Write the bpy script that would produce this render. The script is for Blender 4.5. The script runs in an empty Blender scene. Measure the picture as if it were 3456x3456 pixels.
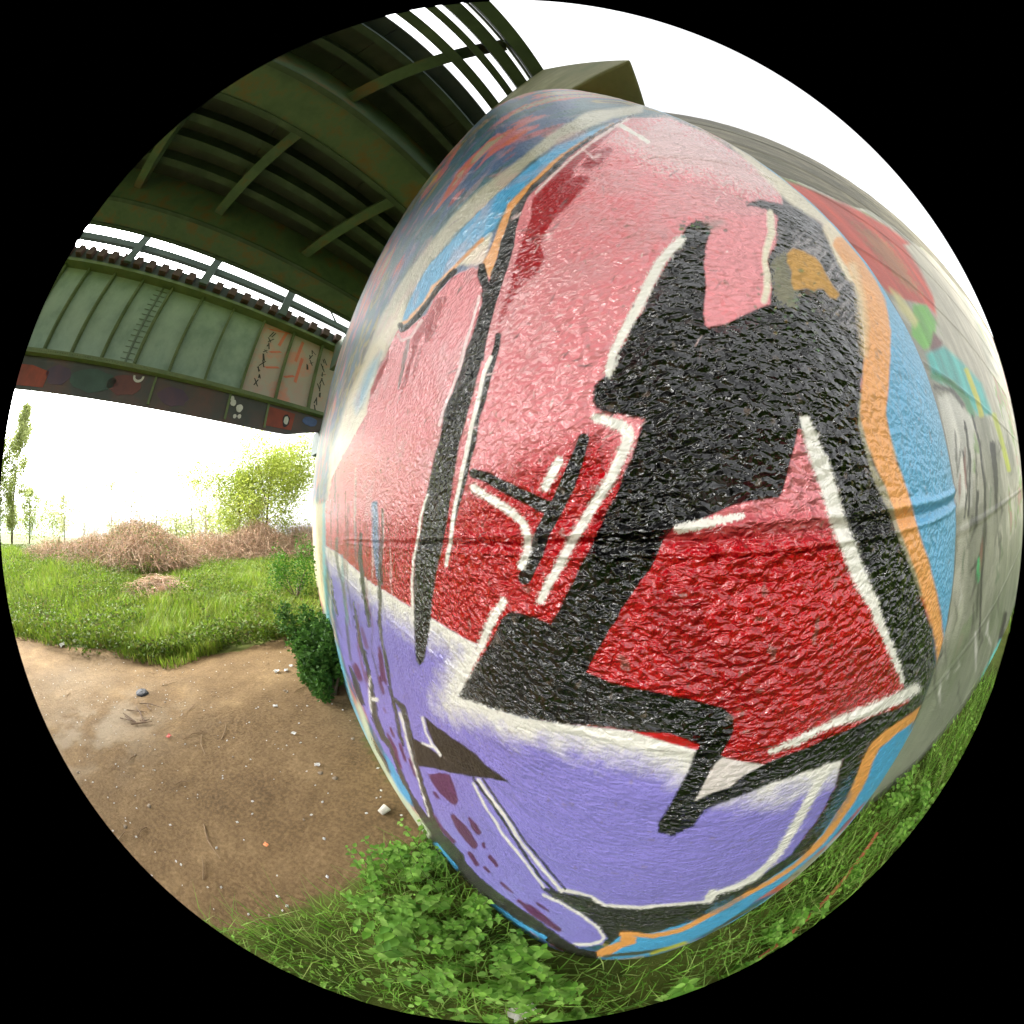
import bpy, math, random
import numpy as np
from mathutils import Matrix, Vector
random.seed(7); RNG = np.random.default_rng(7)
SC = bpy.context.scene
COLL = SC.collection
EYE = 1.5

# ------------------------------------------------------------------ camera (circular fisheye, level to 4 degrees)
CAMM = np.array([[0.9984878812, 0.0549722750, 0.0],
                 [0.0040258604, -0.0731236397, 0.9973147576],
                 [-0.0548246611, 0.9958066993, 0.0732343788]])     # columns: right, up, forward
FK = 1.7692            # radians at 1705 px from the middle of the 3456 px frame
cam = bpy.data.cameras.new("camera")
cam.type = 'PANO'
cam.panorama_type = 'FISHEYE_EQUIDISTANT'
cam.fisheye_fov = 2 * FK * 1728 / 1705
cam.clip_start = 0.005; cam.clip_end = 5000
cam.sensor_width = cam.sensor_height = 36
camo = bpy.data.objects.new("camera", cam); COLL.objects.link(camo)
mw = Matrix.Identity(4)
for i in range(3):
    mw[i][0] = CAMM[i][0]; mw[i][1] = CAMM[i][1]; mw[i][2] = -CAMM[i][2]
mw[2][3] = EYE
camo.matrix_world = mw
SC.camera = camo

# ------------------------------------------------------------------ sky, sun, exposure
SUN_EL, SUN_AZ = math.radians(40), math.radians(-104)      # azimuth from +Y towards +X
world = bpy.data.worlds.new("World"); SC.world = world; world.use_nodes = True
nt = world.node_tree; nt.nodes.clear()
sky = nt.nodes.new('ShaderNodeTexSky'); sky.sky_type = 'NISHITA'; sky.sun_disc = False
sky.sun_elevation = SUN_EL; sky.sun_rotation = SUN_AZ
sky.air_density = 1.0; sky.dust_density = 6.0; sky.ozone_density = 1.0
bw = nt.nodes.new('ShaderNodeRGBToBW'); warm = nt.nodes.new('ShaderNodeMix'); warm.data_type = 'RGBA'
warm.inputs[0].default_value = 0.97
bg = nt.nodes.new('ShaderNodeBackground'); bg.inputs[1].default_value = 0.15
out = nt.nodes.new('ShaderNodeOutputWorld')
nt.links.new(sky.outputs[0], bw.inputs[0]); nt.links.new(sky.outputs[0], warm.inputs[6]); nt.links.new(bw.outputs[0], warm.inputs[7])
nt.links.new(warm.outputs[2], bg.inputs[0]); nt.links.new(bg.outputs[0], out.inputs[0])
sun = bpy.data.lights.new("sun", 'SUN'); sun.energy = 1.2; sun.angle = math.radians(16); sun.color = (1.0, 0.95, 0.86)
suno = bpy.data.objects.new("sun", sun); COLL.objects.link(suno)
sd = Vector((math.sin(SUN_AZ) * math.cos(SUN_EL), math.cos(SUN_AZ) * math.cos(SUN_EL), math.sin(SUN_EL)))
suno.rotation_euler = (-sd).to_track_quat('-Z', 'Y').to_euler(); suno.location = (0, 0, 30)
vs = SC.view_settings
vs.view_transform = 'Standard'; vs.look = 'None'; vs.gamma = 1; vs.use_curve_mapping = False; vs.exposure = 2.75
SC.cycles.max_bounces = 8; SC.cycles.diffuse_bounces = 4; SC.cycles.use_denoising = True

# ------------------------------------------------------------------ numeric helpers
def proj(P):
    """world points -> pixels of the 3456 px photograph frame"""
    d = (np.asarray(P, float) - np.array([0, 0, EYE])) @ CAMM
    d /= np.linalg.norm(d, axis=1, keepdims=True)
    th = np.arccos(np.clip(d[:, 2], -1, 1)); r = th / FK * 1705; s = np.hypot(d[:, 0], d[:, 1]) + 1e-12
    return np.stack([1728 + r * d[:, 0] / s, 1728 - r * d[:, 1] / s], 1)

def hash2(ix, iy, seed):
    h = (ix.astype(np.int64) * 374761393 + iy.astype(np.int64) * 668265263 + seed * 69069) & 0x7fffffff
    h = (h ^ (h >> 13)) * 1274126177 & 0x7fffffff
    h = h ^ (h >> 16)
    return (h & 0xffff) / 65535.0

def vnoise(x, y, seed=0, octs=1):
    tot = 0; amp = 1; nrm = 0
    for o in range(octs):
        ix = np.floor(x); iy = np.floor(y); fx = x - ix; fy = y - iy
        fx = fx * fx * (3 - 2 * fx); fy = fy * fy * (3 - 2 * fy)
        a = hash2(ix, iy, seed + o); b = hash2(ix + 1, iy, seed + o); c = hash2(ix, iy + 1, seed + o); d = hash2(ix + 1, iy + 1, seed + o)
        tot = tot + amp * ((a * (1 - fx) + b * fx) * (1 - fy) + (c * (1 - fx) + d * fx) * fy); nrm += amp
        amp *= .5; x = x * 2.03 + 17.1; y = y * 2.03 + 9.7
    return tot / nrm

def lin(rgb):
    c = np.asarray(rgb, float) / 255
    return np.where(c <= .04045, c / 12.92, ((c + .055) / 1.055) ** 2.4)

def smooth(a, b, x):
    t = np.clip((x - a) / (b - a), 0, 1); return t * t * (3 - 2 * t)

def mesh_obj(name, verts, faces, mat, parent=None, col=None, smoothed=False, attrs=None):
    """verts (N,3) array, faces (M,k) int array or list; ONE mesh object"""
    me = bpy.data.meshes.new(name)
    verts = np.asarray(verts, np.float32)
    if isinstance(faces, np.ndarray):
        k = faces.shape[1]; n = len(faces)
        me.vertices.add(len(verts)); me.vertices.foreach_set('co', verts.ravel())
        me.loops.add(n * k); me.loops.foreach_set('vertex_index', faces.astype(np.int32).ravel())
        me.polygons.add(n); me.polygons.foreach_set('loop_start', np.arange(0, n * k, k, dtype=np.int32))
        me.update(calc_edges=True); me.validate()
    else:
        me.from_pydata(verts.tolist(), [], faces); me.update()
    if smoothed:
        me.polygons.foreach_set('use_smooth', np.ones(len(me.polygons), bool))
    if col is not None:
        a = me.color_attributes.new('Col', 'FLOAT_COLOR', 'POINT')
        rgba = np.ones((len(verts), 4), np.float32); rgba[:, :3] = col
        a.data.foreach_set('color', rgba.ravel())
    for k_, v_ in (attrs or {}).items():
        a = me.attributes.new(k_, 'FLOAT', 'POINT'); a.data.foreach_set('value', np.asarray(v_, np.float32))
    me.materials.append(mat)
    o = bpy.data.objects.new(name, me); COLL.objects.link(o)
    if parent: o.parent = parent
    return o

def tag(o, label=None, cat=None, group=None, kind=None):
    if label: o['label'] = label
    if cat: o['category'] = cat
    if group: o['group'] = group
    if kind: o['kind'] = kind
    return o

def empty(name, loc=(0, 0, 0), label=None, cat=None, group=None):
    o = bpy.data.objects.new(name, None); COLL.objects.link(o); o.location = loc; o.empty_display_size = .2
    return tag(o, label, cat, group)

class MB:
    """collects simple solids into one mesh"""
    def __init__(s): s.v = []; s.f = []; s.n = 0
    def add(s, v, f):
        v = np.asarray(v, float); s.v.append(v); s.f += [tuple(i + s.n for i in q) for q in f]; s.n += len(v)
    def box(s, o, ex, ey, ez):
        """box with centre o and half-axis vectors"""
        o, ex, ey, ez = map(np.asarray, (o, ex, ey, ez)); v = [o + a * ex + b * ey + c * ez for a in (-1, 1) for b in (-1, 1) for c in (-1, 1)]
        s.add(v, [(0, 1, 3, 2), (4, 6, 7, 5), (0, 4, 5, 1), (2, 3, 7, 6), (0, 2, 6, 4), (1, 5, 7, 3)])
    def tube(s, pts, rad, sides=5):
        pts = np.asarray(pts, float); n = len(pts); rad = np.broadcast_to(rad, (n,)); V = []; F = []
        up = np.array([.31, .22, .93])
        for i in range(n):
            t = pts[min(i + 1, n - 1)] - pts[max(i - 1, 0)]; t /= np.linalg.norm(t) + 1e-9
            a = np.cross(t, up); a /= np.linalg.norm(a) + 1e-9; b = np.cross(t, a)
            for k in range(sides):
                w = 2 * math.pi * k / sides; V.append(pts[i] + rad[i] * (math.cos(w) * a + math.sin(w) * b))
        for i in range(n - 1):
            for k in range(sides):
                k2 = (k + 1) % sides; F.append((i * sides + k, i * sides + k2, (i + 1) * sides + k2, (i + 1) * sides + k))
        F.append(tuple(range(sides - 1, -1, -1))); F.append(tuple((n - 1) * sides + k for k in range(sides)))
        s.add(V, F)
    def build(s, name, mat, parent=None, col=None):
        return mesh_obj(name, np.concatenate(s.v), s.f, mat, parent, col)

# ------------------------------------------------------------------ materials
def new_mat(name):
    m = bpy.data.materials.new(name); m.use_nodes = True; n = m.node_tree
    return m, n, n.nodes['Principled BSDF']

def noise_mat(name, c1, c2, scale=3.0, rough=.8, bump=.3, bscale=None, bdist=.01, c3=None, detail=6, spec=.5, metal=0.0):
    """two or three real colours of the thing, mixed by noise, with fine relief"""
    m, n, b = new_mat(name); L = n.links.new
    tc = n.nodes.new('ShaderNodeTexCoord')
    no = n.nodes.new('ShaderNodeTexNoise'); no.inputs['Scale'].default_value = scale; no.inputs['Detail'].default_value = detail; no.inputs['Roughness'].default_value = .65
    L(tc.outputs['Object'], no.inputs['Vector'])
    cr = n.nodes.new('ShaderNodeValToRGB'); e = cr.color_ramp.elements
    e[0].position = .34; e[0].color = (*lin(c1), 1); e[1].position = .66; e[1].color = (*lin(c2), 1)
    if c3 is not None:
        x = e.new(.5); x.color = (*lin(c3), 1)
    L(no.outputs['Fac'], cr.inputs[0]); L(cr.outputs[0], b.inputs['Base Color'])
    b.inputs['Roughness'].default_value = rough; b.inputs['Specular IOR Level'].default_value = spec; b.inputs['Metallic'].default_value = metal
    if bump:
        n2 = n.nodes.new('ShaderNodeTexNoise'); n2.inputs['Scale'].default_value = bscale or scale * 8; n2.inputs['Detail'].default_value = 8
        L(tc.outputs['Object'], n2.inputs['Vector'])
        bp = n.nodes.new('ShaderNodeBump'); bp.inputs['Strength'].default_value = bump; bp.inputs['Distance'].default_value = bdist
        L(n2.outputs['Fac'], bp.inputs['Height']); L(bp.outputs[0], b.inputs['Normal'])
    return m

def attr_mat(name, rough=.6, spec=.4, trans=0.0, bump=0, bscale=60, bdist=.003):
    m, n, b = new_mat(name); L = n.links.new
    a = n.nodes.new('ShaderNodeAttribute'); a.attribute_name = 'Col'
    L(a.outputs['Color'], b.inputs['Base Color']); b.inputs['Roughness'].default_value = rough; b.inputs['Specular IOR Level'].default_value = spec
    if trans:
        t = n.nodes.new('ShaderNodeBsdfTranslucent'); mx = n.nodes.new('ShaderNodeMixShader'); mx.inputs[0].default_value = trans
        L(a.outputs['Color'], t.inputs[0]); L(b.outputs[0], mx.inputs[1]); L(t.outputs[0], mx.inputs[2]); L(mx.outputs[0], n.nodes['Material Output'].inputs[0])
    if bump:
        tc = n.nodes.new('ShaderNodeTexCoord'); n2 = n.nodes.new('ShaderNodeTexNoise'); n2.inputs['Scale'].default_value = bscale; n2.inputs['Detail'].default_value = 8
        L(tc.outputs['Object'], n2.inputs['Vector'])
        bp = n.nodes.new('ShaderNodeBump'); bp.inputs['Strength'].default_value = bump; bp.inputs['Distance'].default_value = bdist
        L(n2.outputs['Fac'], bp.inputs['Height']); L(bp.outputs[0], b.inputs['Normal'])
    return m

M_LEAF = attr_mat('leaf_green', .65, .15, .35)
M_GRASS = attr_mat('grass_blades', .6, .25, .3)
M_BARK = noise_mat('bark', (74, 62, 50), (112, 98, 80), 9, .9, .5)
M_CANE = attr_mat('dry_canes', .8, .2)
M_CONC = noise_mat('bare_concrete', (104, 102, 84), (140, 134, 112), 2.2, .85, .5, 40, .006, c3=(92, 92, 70))
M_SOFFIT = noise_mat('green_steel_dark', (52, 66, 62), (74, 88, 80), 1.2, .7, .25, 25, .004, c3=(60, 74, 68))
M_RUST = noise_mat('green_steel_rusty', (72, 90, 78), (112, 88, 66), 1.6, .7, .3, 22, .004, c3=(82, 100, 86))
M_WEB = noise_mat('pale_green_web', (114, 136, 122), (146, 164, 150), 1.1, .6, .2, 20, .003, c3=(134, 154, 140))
M_FLANGE = noise_mat('mossy_green_flange', (78, 96, 60), (100, 112, 72), 1.5, .6, .3, 20, .004)
M_LOWER = noise_mat('lower_band_painted_dark', (50, 48, 44), (84, 62, 56), .55, .6, .3, 20, .004, c3=(58, 62, 60))
M_TIMBER = noise_mat('sleeper_timber', (46, 36, 32), (92, 68, 60), 3, .9, .5, 30, .01)
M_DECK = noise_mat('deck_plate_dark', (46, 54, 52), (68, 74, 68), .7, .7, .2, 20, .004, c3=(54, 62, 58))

# ------------------------------------------------------------------ painting on a dense surface, in fractions of the photograph's own frame
CROP = dict(R1=(0, 600, 1200), R3=(1200, 0, 1200), R4=(2256, 200, 1200), R5=(2256, 1400, 1200), R6=(1200, 2256, 1200), R8=(2200, 2256, 1200),
            C=(1200, 1000, 1200), D2=(1000, 1000, 700), D3=(1000, 1700, 600), D4=(1100, 2200, 700), D5=(1900, 700, 800), D6=(2500, 600, 700),
            B=(1900, 2900, 800), T=(1640, 100, 700))
def X(c, *pts):
    ox, oy, w = CROP[c]; s = w / 1932
    return [(ox + pts[i] * s, oy + pts[i + 1] * s) for i in range(0, len(pts), 2)]

class Paint:
    def __init__(s, px, ux, uy, base, rough):
        s.ux, s.uy = ux, uy
        # hand-held can: edges wander a little
        s.px = px + 3.0 * (np.stack([vnoise(ux * 55, uy * 55, 3, 2), vnoise(ux * 55, uy * 55, 9, 2)], 1) - .5) * 2
        s.col = base.copy(); s.rough = rough
        s.grain = vnoise(px[:, 0] / 5.5, px[:, 1] / 5.5, 21) * .6 + RNG.random(len(px)) * .4
    def sel(s, pts, m):
        p = np.asarray(pts); lo = p.min(0) - m; hi = p.max(0) + m
        return np.nonzero((s.px[:, 0] > lo[0]) & (s.px[:, 0] < hi[0]) & (s.px[:, 1] > lo[1]) & (s.px[:, 1] < hi[1]))[0]
    def seg(s, Q, pts, closed, widths=None):
        p = np.asarray(pts, float); n = len(p); best = np.full(len(Q), 1e9); ins = np.zeros(len(Q), bool)
        for i in range(n if closed else n - 1):
            a = p[i]; b = p[(i + 1) % n]; ab = b - a
            t = np.clip(((Q - a) @ ab) / (ab @ ab + 1e-9), 0, 1)
            d = np.hypot(*(Q - a - t[:, None] * ab).T)
            if widths is not None: d = d - .5 * (widths[i] * (1 - t) + widths[i + 1] * t)
            best = np.minimum(best, d)
            if closed:
                c = (a[1] > Q[:, 1]) != (b[1] > Q[:, 1])
                with np.errstate(divide='ignore', invalid='ignore'):
                    xi = a[0] + (Q[:, 1] - a[1]) / (b[1] - a[1]) * ab[0]
                ins ^= c & (Q[:, 0] < xi)
        return np.where(ins, best, -best) if closed else -best
    def lay(s, idx, sd, color, soft, alpha, spray, rough):
        a = np.clip(.5 + sd / (soft + 1e-6), 0, 1)
        if spray: a = np.clip((a - (1 - s.grain[idx])) * 3 + .5, 0, 1) * (sd > -soft * .5 - .1)
        a = (a * alpha)[:, None]; s.col[idx] = s.col[idx] * (1 - a) + lin(color) * a
        if rough is None and alpha > .9: rough = .3 if np.mean(color) > 60 else .16
        if rough is not None: s.rough[idx] = s.rough[idx] * (1 - a[:, 0]) + rough * a[:, 0]
    def fill(s, pts, color, soft=5, alpha=1, spray=0, rough=None):
        idx = s.sel(pts, soft + 5)
        if len(idx): s.lay(idx, s.seg(s.px[idx], pts, True), color, soft, alpha, spray, rough)
    def line(s, pts, width, color, soft=5, alpha=1, spray=0, rough=None):
        if color is WHITE and not spray and np.max(width) > 18: s.line(pts, np.asarray(width) * 1.25, WHITE, 26, .75, 1) if not np.isscalar(width) else s.line(pts, width * 1.25, WHITE, 26, .75, 1)
        w = [width] * len(pts) if np.isscalar(width) else list(np.interp(np.linspace(0, 1, len(pts)), np.linspace(0, 1, len(width)), width))
        idx = s.sel(pts, max(w) + soft + 5)
        if len(idx): s.lay(idx, s.seg(s.px[idx], pts, False, w), color, soft, alpha, spray, rough)

PINK = (222, 128, 134); RED = (186, 10, 22); DRED = (156, 8, 20); LAV = (132, 122, 198); PLUM = (92, 40, 88); BLACK = (8, 7, 7)
WHITE = (228, 224, 214); BLUE = (72, 158, 204); ORANGE = (226, 156, 84); CREAM = (218, 208, 182); TEAL = (44, 104, 116)

def palette(v, cols, edges):
    c = np.zeros((len(v), 3)); L = [lin(x) for x in cols]
    c[:] = L[0]
    for k in range(1, len(cols)):
        a = smooth(edges[k - 1] - .012, edges[k - 1] + .012, v)[:, None]; c = c * (1 - a) + L[k] * a
    return c

def paint_pier(px, s_, z_):
    # older layers of paint, in long loose patches
    v = vnoise(s_ * 2.3, z_ * 3.4, 5, 4) + .25 * (vnoise(s_ * 9, z_ * 13, 15, 2) - .5)
    base = palette(v, [(60, 60, 56), (150, 138, 70), (54, 96, 104), TEAL, (62, 96, 138), (196, 104, 112), (206, 96, 50), (168, 160, 130)],
                   [.30, .37, .43, .52, .60, .655, .70])
    ln = np.exp(-((np.abs(((v * 9.0) % 1) - .5)) / .05) ** 2) * (vnoise(s_ * 3, z_ * 5, 55, 2) > .5) * .8; base = base * (1 - ln[:, None]) + .012 * ln[:, None]; base *= .8
    rough = np.full(len(px), .4)
    p = Paint(px, s_, z_, base, rough)
    # ---- grey-cream stripe and blue halo, upper left
    p.fill(X('R3', 1560, 570, 1250, 610, 1040, 740, 900, 860, 760, 960, 640, 1060, 520, 1180, 420, 1300, 320, 1430, 230, 1560, 150, 1700, 80, 1860, 40, 1960, 175, 1960, 250, 1740, 300, 1600, 400, 1440, 540, 1270, 680, 1140, 820, 1010, 950, 880, 1080, 790, 1250, 700, 1400, 640, 1560, 610), (176, 172, 150), 10)
    p.fill(X('D2', 1000, 0, 900, 160, 800, 330, 700, 480, 620, 640, 560, 780, 500, 900, 430, 1100, 380, 1300, 320, 1500, 290, 1932, 600, 1932, 660, 1100, 760, 640, 900, 380, 1010, 200), CREAM, 16)
    p.fill(X('D2', 790, 520, 730, 700, 690, 800, 640, 960, 560, 1090, 540, 1000, 600, 850, 660, 700, 720, 600), (110, 170, 200), 24, .9)
    p.fill(X('R3', 1450, 650, 1230, 730, 1100, 790, 950, 900, 850, 990, 760, 1060, 640, 1180, 540, 1290, 400, 1440, 330, 1560, 285, 1650, 255, 1740, 290, 1745, 370, 1650, 420, 1565, 500, 1495, 600, 1405, 690, 1300, 760, 1240, 800, 1150, 860, 1075, 950, 985, 1040, 935, 1090, 865, 1200, 785, 1350, 695), BLUE, 6)
    p.fill(X('R3', 560, 1440, 640, 1340, 740, 1270, 700, 1420, 660, 1440), CREAM, 16)
    # ---- the whole letter body: pink
    body = (X('R3', 1500, 640, 1700, 640, 1932, 740) + X('R4', 200, 405, 400, 530, 560, 640, 620, 760, 600, 1000, 560, 1250, 520, 1350, 560, 1932)
            + X('R5', 900, 0, 1000, 600, 1200, 1200, 1300, 1420, 900, 1680, 560, 1860) + X('R8', 610, 530, 370, 490) + X('R6', 1870, 450, 1520, 345, 560, 160)
            + X('C', 660, 1890, 500, 1810, 415, 1755) + X('D3', 1470, 1240, 1250, 1130, 960, 940, 830, 870, 760, 820, 680, 740, 520, 590, 420, 510, 325, 450, 310, 0)
            + X('D2', 290, 1900, 330, 1700, 420, 1500, 540, 1300, 650, 1100, 690, 900, 770, 680, 870, 480, 940, 320, 1060, 280, 1200, 170, 1290, 0)
            + X('R3', 530, 1500, 640, 1450, 700, 1500, 760, 1480, 830, 1300, 880, 1150, 1000, 980, 1200, 800))
    p.fill(body, PINK, 6, rough=.25)
    # pink runs into red towards the lower half, a speckled fade
    idx = p.sel(body, 10); q = p.px[idx]; sdb = p.seg(q, body, True)
    yc = np.interp(q[:, 0], [1050, 1300, 1480, 1640, 1800, 2000, 2300, 2800], [1800, 1765, 1690, 1610, 1540, 1450, 1700, 1820])
    f = smooth(-90, 110, q[:, 1] - yc + 70 * (vnoise(s_[idx] * 30, z_[idx] * 30, 44, 3) - .5) + 60 * (p.grain[idx] - .5)) * np.clip(.5 + sdb / 6, 0, 1)
    p.col[idx] = p.col[idx] * (1 - f[:, None]) + lin(RED) * f[:, None]; p.rough[idx] -= .09 * f
    pale = smooth(.56, .75, vnoise(s_[idx] * 14, z_[idx] * 14, 61, 3)) * .35 * (1 - f)
    p.col[idx] = p.col[idx] * (1 - pale[:, None]) + lin((196, 150, 152)) * pale[:, None]
    # pale bloom at the letter's top: overhead sky reflection painted into the pink
    p.fill(X('R4', -300, 420, 0, 310, 200, 400, 400, 520, 590, 640, 590, 760, 420, 720, 200, 640, -100, 560), (222, 190, 190), 120, .75, 1)
    # ---- lavender foot with a white fade under the red edge
    lav = (X('D3', 310, 460, 420, 515, 520, 600, 680, 745, 830, 870, 960, 945, 1250, 1135, 1470, 1245, 1932, 1530) + X('C', 660, 1890) + X('R6', 560, 160, 900, 270, 1300, 320, 1520, 345, 1870, 450)
           + X('R8', 370, 490, 610, 530, 1040, 480, 1000, 640, 900, 830, 760, 1010, 560, 1150, 340, 1230, 300, 1270, 0, 1300) + X('R6', 1560, 1310, 1350, 1300, 1370, 1460, 1340, 1500, 1180, 1520, 1000, 1410, 760, 1240, 560, 1060, 400, 880)
           + X('D4', 900, 1560, 700, 1200, 560, 960, 400, 640, 280, 380, 170, 100, 120, -100))
    p.fill(lav, LAV, 6, rough=.3)
    edge = X('D3', 310, 460, 420, 515, 520, 600, 680, 745, 830, 870, 960, 945, 1250, 1135, 1470, 1245, 1932, 1530) + X('C', 660, 1890) + X('R6', 560, 160, 900, 290, 1300, 340, 1560, 380, 1870, 480) + X('R8', 370, 530, 700, 560, 1000, 520)
    idx = p.sel(edge, 240); q = p.px[idx]; d = -p.seg(q, edge, False); inside = p.seg(q, lav, True)
    reach = np.interp(q[:, 0], [1100, 1400, 1700, 2100, 2500, 2800], [55, 95, 75, 105, 135, 85])
    f = np.clip(1.25 - d / reach + .75 * (vnoise(s_[idx] * 60, z_[idx] * 60, 71, 3) - .5) + .5 * (p.grain[idx] - .5), 0, 1) * np.clip(.5 + inside / 6, 0, 1)
    p.col[idx] = p.col[idx] * (1 - f[:, None]) + lin(WHITE) * f[:, None]
    # ---- dark red drips in the pink
    p.fill(X('R3', 1440, 655, 1300, 760, 1180, 850, 1090, 950, 1020, 1020, 965, 1080, 950, 1200, 900, 1330, 860, 1440, 840, 1560, 790, 1690, 765, 1790, 800, 1740, 850, 1640, 900, 1560, 990, 1480, 1025, 1400, 1005, 1330, 1040, 1250, 1100, 1170, 1190, 1080, 1265, 990, 1270, 960, 1220, 950, 1170, 970, 1200, 900, 1260, 840, 1350, 760, 1430, 690), DRED, 5)
    p.fill(X('R3', 1225, 905, 1280, 830, 1390, 795, 1400, 820, 1340, 890, 1260, 930), DRED, 5)
    p.line(X('R3', 1230, 800, 1290, 860, 1330, 840), 8, (222, 180, 180), 5); p.line(X('R3', 1440, 680, 1500, 715, 1590, 770), 12, WHITE, 5)
    p.fill(X('D2', 1400, 0, 1300, 20, 1240, 150, 1130, 290, 1080, 400, 1060, 520, 1040, 640, 1000, 760, 960, 930, 925, 1030, 985, 920, 1035, 780, 1065, 650, 1115, 520, 1145, 420, 1190, 330, 1200, 430, 1240, 430, 1300, 320, 1330, 255, 1290, 270, 1350, 130, 1400, 40), DRED, 4)
    p.fill(X('D2', 1170, 440, 1110, 590, 1078, 745, 1100, 720, 1140, 600, 1178, 460), DRED, 4)
    p.fill(X('D2', 875, 470, 820, 590, 740, 740, 700, 860, 670, 980, 720, 900, 800, 720, 850, 600), DRED, 4)
    p.line(X('D2', 1050, 400, 1010, 560, 980, 720, 950, 860), [10, 16, 6], (90, 84, 78), 4, .8)
    # ---- orange keyline and black outline, upper left
    p.line(X('R3', 1400, 676, 1200, 795, 1060, 897, 980, 980, 900, 1055, 840, 1125, 805, 1220, 760, 1330, 735, 1440), [10, 16, 22, 26], ORANGE, 5)
    p.fill(X('R3', 690, 1430, 765, 1290, 790, 1330, 730, 1510), ORANGE, 5)
    p.line(X('R3', 690, 1300, 500, 1490, 420, 1560, 370, 1645, 290, 1738, 262, 1752), 10, ORANGE, 4)
    p.fill(X('R3', 1510, 618, 1280, 735, 1150, 830, 1050, 920, 960, 1000, 900, 1080, 850, 1140, 830, 1210, 790, 1310, 770, 1400, 740, 1480, 725, 1530, 700, 1430, 670, 1435, 662, 1500, 690, 1570, 690, 1640, 665, 1720, 640, 1800, 605, 1960, 700, 1960, 710, 1850, 740, 1740, 770, 1640, 800, 1530, 830, 1450, 860, 1340, 870, 1250, 895, 1170, 930, 1085, 1000, 1005, 1080, 935, 1160, 855, 1300, 745, 1510, 632), BLACK, 5, rough=.2)
    p.line(X('R3', 540, 1472, 450, 1560, 395, 1640, 340, 1715, 280, 1775, 250, 1795, 244, 1765), 17, BLACK, 4)
    p.line(X('R3', 230, 1820, 250, 1850, 300, 1830, 360, 1740), 9, (226, 190, 190), 4)
    p.line(X('R3', 1480, 645, 1300, 760, 1160, 870, 1060, 960, 980, 1050), 8, (224, 200, 196), 4)
    # the long black stroke down the left leg
    p.fill(X('C', 680, -20, 690, 60, 650, 180, 600, 290, 560, 430, 530, 520, 485, 600, 470, 700, 450, 800, 420, 900, 390, 1040, 370, 1150, 355, 1260, 330, 1350, 320, 1450, 315, 1600, 315, 1750, 325, 1932)
           + X('D4', 840, 80, 870, 125, 905, 100, 935, 0) + X('C', 410, 1760, 415, 1660, 430, 1560, 450, 1450, 470, 1370, 480, 1300, 500, 1200, 520, 1080, 530, 1000, 550, 900, 570, 780, 600, 680, 630, 560, 660, 450, 685, 370, 690, 260, 720, 160, 755, 60, 778, -20), BLACK, 6, rough=.18)
    p.line(X('C', 775, 215, 765, 280, 740, 370, 715, 460, 690, 560, 660, 650, 640, 780, 615, 880, 600, 950, 590, 1000, 570, 1080, 545, 1180, 530, 1250, 515, 1340, 500, 1430), [20, 22, 18, 14, 9], BLACK, 5, rough=.2)
    p.line(X('C', 735, 330, 700, 420, 680, 500, 660, 590, 635, 690, 620, 760, 600, 850, 580, 940, 565, 1020, 545, 1120, 530, 1210, 515, 1330, 500, 1400, 490, 1460), 13, WHITE, 5)
    p.line(X('C', 672, 0, 640, 120, 590, 290, 555, 430, 500, 560, 455, 700), 9, (224, 196, 196), 5)
    p.line(X('C', 392, 1080, 352, 1200, 335, 1330, 312, 1450, 307, 1600, 312, 1760), 8, WHITE, 4)
    # thin black and blue verticals at the far left
    p.line(X('D3', 700, 330, 690, 560, 715, 760, 730, 960, 770, 1160, 790, 1330), [10, 16, 14, 8], BLACK, 4)
    p.line(X('D3', 850, 0, 860, 300, 865, 560, 890, 780, 920, 880), [20, 24, 20, 16, 8], (84, 150, 186), 8, .8)
    p.line(X('D3', 940, 60, 930, 400, 915, 640, 930, 860), [8, 10, 12], BLACK, 4, .85)
    p.line(X('D3', 905, 860, 910, 1000, 905, 1130, 905, 1300, 940, 1560, 980, 1750, 1010, 1930), [14, 12, 8, 9], (70, 62, 48), 4)
    p.line(X('D3', 440, 380, 430, 560, 500, 880, 540, 1150, 560, 1450, 590, 1700), [10, 8, 9, 8], (74, 78, 66), 5, .8)
    p.line(X('D3', 500, 560, 510, 800, 540, 1100, 560, 1300), [8, 10, 6], (120, 160, 168), 5, .8)
    p.line(X('D3', 380, 820, 400, 1000, 440, 1200), 6, BLACK, 4); p.line(X('D3', 620, 1060, 650, 1240, 690, 1500, 760, 1720, 800, 1850), [5, 10, 13, 8], BLACK, 4)
    p.fill(X('D3', 885, 1560, 905, 1540, 935, 1650, 960, 1850, 985, 1932, 930, 1932, 900, 1760), PLUM, 4)
    p.line(X('D3', 640, 1760, 690, 1900), 18, PLUM, 5); p.line(X('D3', 710, 1360, 770, 1560), 12, PLUM, 5, .8)
    p.fill(X('D3', 190, 0, 310, 0, 305, 400, 320, 900, 350, 1320, 300, 1150, 240, 940, 195, 700, 170, 350), (196, 186, 150), 10)
    p.line(X('D3', 300, 0, 298, 400, 310, 800, 335, 1100, 360, 1330, 430, 1560, 490, 1760, 540, 1960), [7, 8, 12, 14, 10], (92, 176, 190), 6)
    # long thin runs and streaks down the far flank
    rq = random.Random(8)
    for k_ in range(26):
        x0 = rq.uniform(1075, 1330); y0 = rq.uniform(1500, 2050); ln_ = rq.uniform(90, 380)
        p.line([(x0, y0), (x0 + rq.uniform(-4, 4), y0 + ln_ * .5), (x0 + (y0 + ln_ - 1760) * .06 * (y0 > 1800), y0 + ln_)], [2, rq.uniform(3, 7), 2], rq.choice(((40, 36, 34), (70, 60, 54), (210, 200, 190), (96, 90, 110), (120, 40, 40))), 4, .7)
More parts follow.
